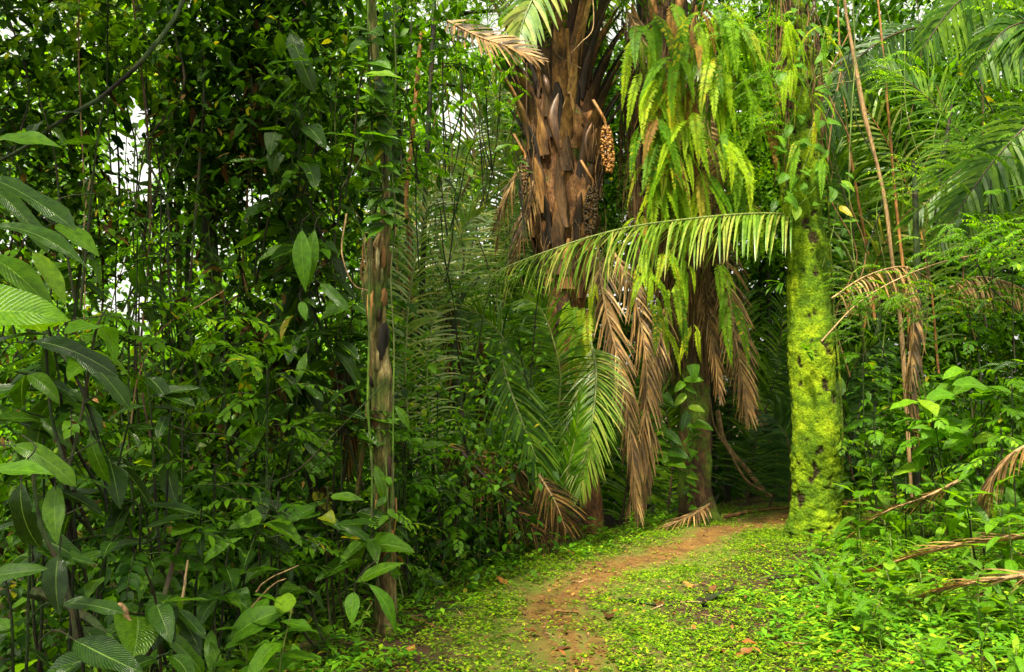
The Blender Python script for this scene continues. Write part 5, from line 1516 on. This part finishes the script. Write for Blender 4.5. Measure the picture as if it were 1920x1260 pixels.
PIN = [(300, 420, 6.2), (420, 620, 6.0), (240, 640, 5.4), (500, 760, 5.8), (340, 860, 5.4), (620, 180, 6.8), (470, 200, 6.8), (200, 60, 6.4), (120, 700, 4.4), (640, 820, 6.2), (520, 1000, 5.2), (760, 860, 7.0), (860, 960, 7.6), (820, 780, 8.2), (700, 1000, 6.3), (830, 120, 8.4), (780, 300, 8.4), (900, 1000, 8.2), (260, 1040, 4.4), (400, 950, 5.2), (560, 330, 6.6), (660, 560, 6.9)]
ps = [pinnate(None, x, y, d, 9, .45 + .1 * random.random(), random.choice(['foliage_mid', 'foliage_bright', 'foliage_dark', 'foliage_mid']), random.uniform(.08, .14)) for x, y, d in PIN]
name_row(ps, 'sapling with feather-shaped leaves left of the palms, {} of its kind from the left', 'saplings with feather-shaped leaves', 'sapling')
PIN = [(1640, 800, 9.6), (1750, 820, 9.0), (1880, 860, 7.8), (1620, 700, 10.6), (1900, 740, 8.4), (1700, 940, 8.6), (1820, 620, 9.2), (1860, 380, 9.2), (1900, 500, 8.8), (1580, 860, 10.6)]
ps = [pinnate(None, x, y, d, 9, .5, random.choice(['foliage_mid', 'foliage_bright']), random.uniform(.09, .15)) for x, y, d in PIN]
name_row(ps, 'sapling with feather-shaped leaves right of the mossy tree, {} of its kind from the left', 'saplings right of the mossy tree', 'sapling')
# withered fronds hanging in the left thicket
for pts, lab in (([(470, 60, 7.2), (485, 160, 7.1), (480, 260, 7.1)], 'withered frond hanging high in the dark left thicket'), ([(540, 620, 6.9), (520, 720, 6.8), (515, 830, 6.8)], 'withered frond hanging beside the leaf-hung dark trunk'),
                 ([(640, 640, 7), (655, 760, 7), (650, 880, 7)], 'withered frond hanging just left of the peeling tree'),
                 ([(840, 560, 9.6), (850, 660, 9.5), (846, 760, 9.5)], 'shredded brown frond hanging in the middle hollow'), ([(880, 600, 9.8), (905, 700, 9.7), (900, 800, 9.7)], 'grey-brown dead frond beside the shredded one')):
    frond_thing('dead_frond', px_curve(pts), 'palm_rot', 'bark_dark', lab, 'dead frond', n=40, Lmax=.45, W=.02, ang=(35, 15), droop=1.2, up=UPF, rad=.012, start=0, jitter=.35, segs=4)
# ------------------------------------------------------------------ foliage masses
GAPS = [(232, 290, 38, 75), (262, 215, 30, 50), (270, 340, 26, 40), (240, 520, 36, 40), (262, 585, 32, 45), (860, 215, 42, 55), (905, 250, 30, 55), (900, 430, 26, 60), (480, 365, 30, 22), (210, 560, 18, 30), (960, 20, 60, 60), (1150, 20, 30, 60), (930, 330, 22, 60), (760, 160, 12, 12), (1200, 20, 20, 40)]


def in_gap(p, keep=.1, grow=1.0):
    x, y = project(p)
    g = np.zeros(len(p), bool)
    for cx_, cy_, rx, ry in GAPS:
        g |= ((x - cx_) / (rx * grow)) ** 2 + ((y - cy_) / (ry * grow)) ** 2 < 1
    return g & (rng.random(len(p)) > keep)


def mass(name, mat, label, boxes, size, cat=None, kind='stuff', gap=True, root=None, wr=.45, keep=.1, clump=.35, per=26, ground_clip=True):
    """leaves in clumps; boxes: (x0, x1, y0, y1, z0, z1, number of leaves)"""
    O = []
    for x0, x1, y0, y1, z0, z1, n in boxes:
        m = max(1, n // per)
        c = np.stack([rng.uniform(x0, x1, m), rng.uniform(y0, y1, m), rng.uniform(z0, z1, m)], -1)
        r = rng.uniform(.4, 1.3, m) * clump
        o = np.repeat(c, per, 0) + rng.normal(0, 1, (m * per, 3)) * np.repeat(r, per)[:, None] * np.array([1, 1, .6])
        O.append(o)
    O = np.vstack(O)
    if gap: O = O[~in_gap(O, keep)]
    O = O[O[:, 2] > gz(O[:, 0], O[:, 1]) + .02]
    n = len(O)
    az = rng.random(n) * 2 * PI; el = rng.uniform(-.8, .3, n)
    D = np.stack([np.cos(az) * np.cos(el), np.sin(az) * np.cos(el), np.sin(el)], -1)
    N = np.stack([rng.normal(0, .45, n), rng.normal(-.25, .45, n), np.ones(n)], -1)
    L = rng.uniform(size[0], size[1], n)
    mb = MB(); leaf_batch(mb, O, D, N, L, L * wr, .4, 'ovate', 3, .2, cross=2 if n < 30000 else 1)
    me = mb.mesh(name, M[mat])
    o = add(name, me)
    return tag(o, label, kind=kind)


# far-off forest wall
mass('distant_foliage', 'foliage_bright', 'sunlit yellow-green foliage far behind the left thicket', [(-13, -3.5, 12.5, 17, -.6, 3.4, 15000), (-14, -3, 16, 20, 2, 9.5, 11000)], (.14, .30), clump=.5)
mass('distant_foliage', 'foliage_bright', 'foliage glimpsed between the palms, light put into its brighter leaf colour', [(-3.5, 1.5, 14.5, 17, -.2, 8.5, 6500), (3.6, 10, 14.5, 16.5, 1.5, 7.5, 5500)], (.08, .2), clump=.4)  # brighter leaf material stands in for background light
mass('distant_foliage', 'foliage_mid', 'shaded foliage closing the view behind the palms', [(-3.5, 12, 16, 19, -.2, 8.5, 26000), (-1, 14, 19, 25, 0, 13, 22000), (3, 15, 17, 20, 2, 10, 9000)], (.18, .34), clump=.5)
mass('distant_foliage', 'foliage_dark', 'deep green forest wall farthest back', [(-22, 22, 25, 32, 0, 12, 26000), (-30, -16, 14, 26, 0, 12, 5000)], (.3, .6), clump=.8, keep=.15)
# thicket on the left
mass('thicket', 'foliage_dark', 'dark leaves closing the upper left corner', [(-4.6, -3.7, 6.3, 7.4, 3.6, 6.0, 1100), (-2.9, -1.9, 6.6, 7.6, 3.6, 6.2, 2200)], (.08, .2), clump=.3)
mass('thicket', 'yellow_leaf', 'yellow-green leaves of the upper left thicket, backlit glow put into their colour', [(-5.4, -3.6, 9.2, 10.6, 4.4, 6.6, 1900), (-4.9, -3.2, 10.5, 12, .5, 2.1, 3600), (-4.1, -2.7, 7.2, 8.6, .5, 1.8, 2600), (-4.3, -2.9, 7.0, 8.4, 4.0, 5.3, 1300)], (.09, .2), clump=.3)  # yellow leaf colour stands in for light coming through
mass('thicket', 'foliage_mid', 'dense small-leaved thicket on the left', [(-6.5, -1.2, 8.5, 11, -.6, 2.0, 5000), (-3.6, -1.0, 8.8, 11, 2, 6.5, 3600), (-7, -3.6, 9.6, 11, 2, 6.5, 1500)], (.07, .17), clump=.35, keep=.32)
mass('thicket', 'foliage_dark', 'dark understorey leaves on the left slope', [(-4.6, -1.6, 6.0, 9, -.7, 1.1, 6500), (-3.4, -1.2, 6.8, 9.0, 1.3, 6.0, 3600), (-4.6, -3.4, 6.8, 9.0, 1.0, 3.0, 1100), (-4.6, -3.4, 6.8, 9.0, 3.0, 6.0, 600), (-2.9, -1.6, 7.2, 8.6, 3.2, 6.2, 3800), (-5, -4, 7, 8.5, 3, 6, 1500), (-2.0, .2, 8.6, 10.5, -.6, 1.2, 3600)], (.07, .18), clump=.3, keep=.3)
mass('thicket', 'foliage_mid', 'leafy growth behind the central palm', [(-1.5, 1.6, 14, 16, -.2, 5.5, 5000)], (.1, .2), clump=.4)
mass('thicket', 'foliage_mid', 'leafy tangle at the back of the right bank', [(4.2, 10.5, 14.5, 16.5, 0, 7.5, 9000), (5, 9, 11.5, 13.5, -.1, 1.8, 3500)], (.08, .2), clump=.35)
mass('thicket', 'foliage_bright', 'bright small leaves high around the fern palm', [(1.7, 4.2, 11.9, 13.2, 3.8, 7.4, 6500)], (.05, .12), clump=.25)
mass('thicket', 'foliage_dark', 'dark leaves filling the upper right behind the fronds', [(4.5, 12, 15, 17, 3, 9.5, 8000), (-.5, 4, 14, 16.5, 3.5, 9, 4500)], (.14, .28), clump=.4)
mass('thicket', 'foliage_mid', 'fine small leaves of creepers threading the left thicket', [(-4.2, -1.3, 5.6, 8.5, -.5, 5.2, 9000), (-1.4, -.1, 6.8, 9.0, -.4, 2.2, 2600)], (.03, .085), clump=.22, per=18, keep=.3, wr=.6)
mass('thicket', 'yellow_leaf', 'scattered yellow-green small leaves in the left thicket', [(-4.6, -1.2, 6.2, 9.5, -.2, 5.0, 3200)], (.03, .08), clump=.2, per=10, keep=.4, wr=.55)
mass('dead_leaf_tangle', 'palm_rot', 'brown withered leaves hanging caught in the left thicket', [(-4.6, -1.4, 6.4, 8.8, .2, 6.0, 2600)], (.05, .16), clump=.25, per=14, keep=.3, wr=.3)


# overhead trees, some of them unseen and added to shade left and path
def canopy_tree(x, y, h, boxes, mat, label, r=.16):
    t = thing('canopy_tree', (x, y, ground_z(x, y)), label, 'tree')
    z0 = ground_z(x, y) - .1
    c = catmull([(x, y, z0), (x + .1, y, z0 + h * .4), (x - .1, y + .1, z0 + h * .75), (x, y, z0 + h)], 24)
    mb = MB(); tube(mb, c, np.linspace(r, r * .4, 24), 12); part('trunk', mb, 'bark_dark', t)
    mb = MB()
    for i in range(7):
        a = random.uniform(0, 6.28); s = c[random.randint(13, 22)]
        tube(mb, catmull([s, s + np.array([math.cos(a), math.sin(a), .5]), s + np.array([math.cos(a) * 2.2, math.sin(a) * 2.2, .8])], 10), np.linspace(.05, .015, 10), 6)
    part('limbs', mb, 'bark_dark', t)
    O = []
    for x0, x1, y0, y1, z0_, z1, n in boxes:
        m = n // 24; cc = np.stack([rng.uniform(x0, x1, m), rng.uniform(y0, y1, m), rng.uniform(z0_, z1, m)], -1)
        O.append(np.repeat(cc, 24, 0) + rng.normal(0, .35, (m * 24, 3)))
    O = np.vstack(O); O = O[~in_gap(O, .3)]; n = len(O); az = rng.random(n) * 2 * PI
    D = np.stack([np.cos(az), np.sin(az), rng.uniform(-.8, .2, n)], -1)
    mb = MB(); L = rng.uniform(.12, .28, n)
    leaf_batch(mb, O, D, np.stack([rng.normal(0, .4, n), rng.normal(0, .4, n), np.ones(n)], -1), L, L * .42, .4, 'ovate', 2, .2, cross=1)
    part('crown', mb, mat, t, kind='stuff')
    return t


canopy_tree(-4.4, 2.2, 7.5, [(-7.5, -1.4, -1.5, 5.5, 5.2, 8.0, 7600)], 'foliage_dark', 'unseen broad dark tree added to shade the near left side')  # unseen overhead, added to block sun from the near left
canopy_tree(-5.6, 6.4, 8.0, [(-8.5, -1.0, 4.6, 7.0, 6.2, 8.4, 5600)], 'foliage_dark', 'unseen dark leafy tree added to shade the left thicket')  # out of view, placed to shade the left thicket
canopy_tree(1.2, -3.0, 9.5, [(-.5, 5.5, 0.5, 6.5, 8.6, 10.4, 1300)], 'foliage_mid', 'unseen thin-crowned tree added to dapple the path with shade')  # unseen sparse crown, added to break up sunlight on path and moss
canopy_tree(-2.6, -4.6, 8.0, [(-9, 1.2, -8.5, -1.5, .6, 8.2, 9000)], 'foliage_dark', 'unseen bushy tree added behind the camera to darken the lower left')  # added behind the camera to cut skylight on the lower left
canopy_tree(-1.5, 11.2, 8.5, [(-3.4, -.4, 9.5, 12.5, 5.6, 8.0, 2600)], 'foliage_mid', 'tree with a mid-green crown over the gap beside the palm')
canopy_tree(3.4, 15.2, 8.5, [(1.0, 7.5, 13, 17, 6.0, 9.5, 7000)], 'foliage_dark', 'shady tree behind the bend of the path')
canopy_tree(8.8, 10.8, 8.5, [(6.0, 11, 8.5, 13.0, 6.2, 9.0, 5000)], 'foliage_mid', 'tree roofing the back of the right bank')

# ------------------------------------------------------------------ things lying on the ground
LL = [(1300, 1108, 'orange'), (1330, 1115, 'brown'), (1225, 1132, 'dark'), (1070, 1222, 'red'), (835, 1165, 'rust'), (760, 1235, 'rust'), (1140, 1165, 'red'), (1490, 1215, 'brown'), (1555, 1160, 'tan'), (1535, 1150, 'orange'), (1420, 1215, 'brown'), (950, 1100, 'orange'), (1330, 1225, 'brown'), (1640, 1170, 'tan'), (700, 1230, 'brown'), (1010, 1190, 'grey'), (1180, 1190, 'brown'), (1375, 1240, 'dark')]
for i, (x, y, c_) in enumerate(LL):
    p = G(x, y); p[2] += .02
    t = thing('fallen_leaf', p, f'curled {c_} dead leaf lying on the moss, {ordinal(i)} noticed from the bend', 'dead leaf', 'dead leaves on the path side')
    a = random.uniform(0, 6.28)
    put_leaf(t, 'dead', (0, 0, 0), (math.cos(a), math.sin(a), .0), (.1, -.1, 1), random.uniform(.11, .17), 'blade')
name_row([o for o in bpy.data.objects if o.name.startswith('fallen_leaf') and o.parent is None and o.type == 'EMPTY'], 'curled dead leaf lying near the path, {} from the left', 'larger dead leaves near the path', 'dead leaf')
STK = [([(1160, 1128), (1250, 1140), (1300, 1120)], .012, 'bark_dark', 'dark stick lying in the moss below the bend'), ([(1315, 1140), (1350, 1122), (1375, 1112)], .03, 'bark_dark', 'short black log in the ground cover right of the path'), ([(770, 1165), (800, 1176), (842, 1192)], .016, 'trunk_orange', 'reddish broken stick beside the peeling tree'),
       ([(760, 1138), (830, 1148), (900, 1142)], .012, 'bark_dark', 'grey twig lying at the left edge of the path'), ([(905, 1070), (945, 1055), (985, 1045)], .010, 'dry_stem', 'tan stick resting on the path edge'), ([(1440, 1090), (1540, 1075), (1640, 1040)], .014, 'bark_dark', 'dark stick lying below the mossy tree'),
       ([(1500, 1110), (1580, 1085), (1660, 1065)], .02, 'bark_dark', 'rotten branch lying on the right bank'), ([(1360, 975), (1420, 962), (1480, 956)], .03, 'trunk_orange', 'orange root lying across the far end of the path'), ([(1040, 1150), (1070, 1153), (1084, 1152)], .012, 'trunk_orange', 'short red twig on the bare soil')]
for pts, r, mt, lab in STK:
    w3 = [G(*q) + np.array([0, 0, r * .9 + .01]) for q in pts]; c = catmull(w3, 20); mb = MB(); tube(mb, c + rng.normal(0, r * .2, c.shape), r * np.linspace(1, .5, 20), 7)
    tag(add('stick', mb.mesh('stick', M[mt], origin=c[0]), None, tuple(c[0])), lab, 'stick')
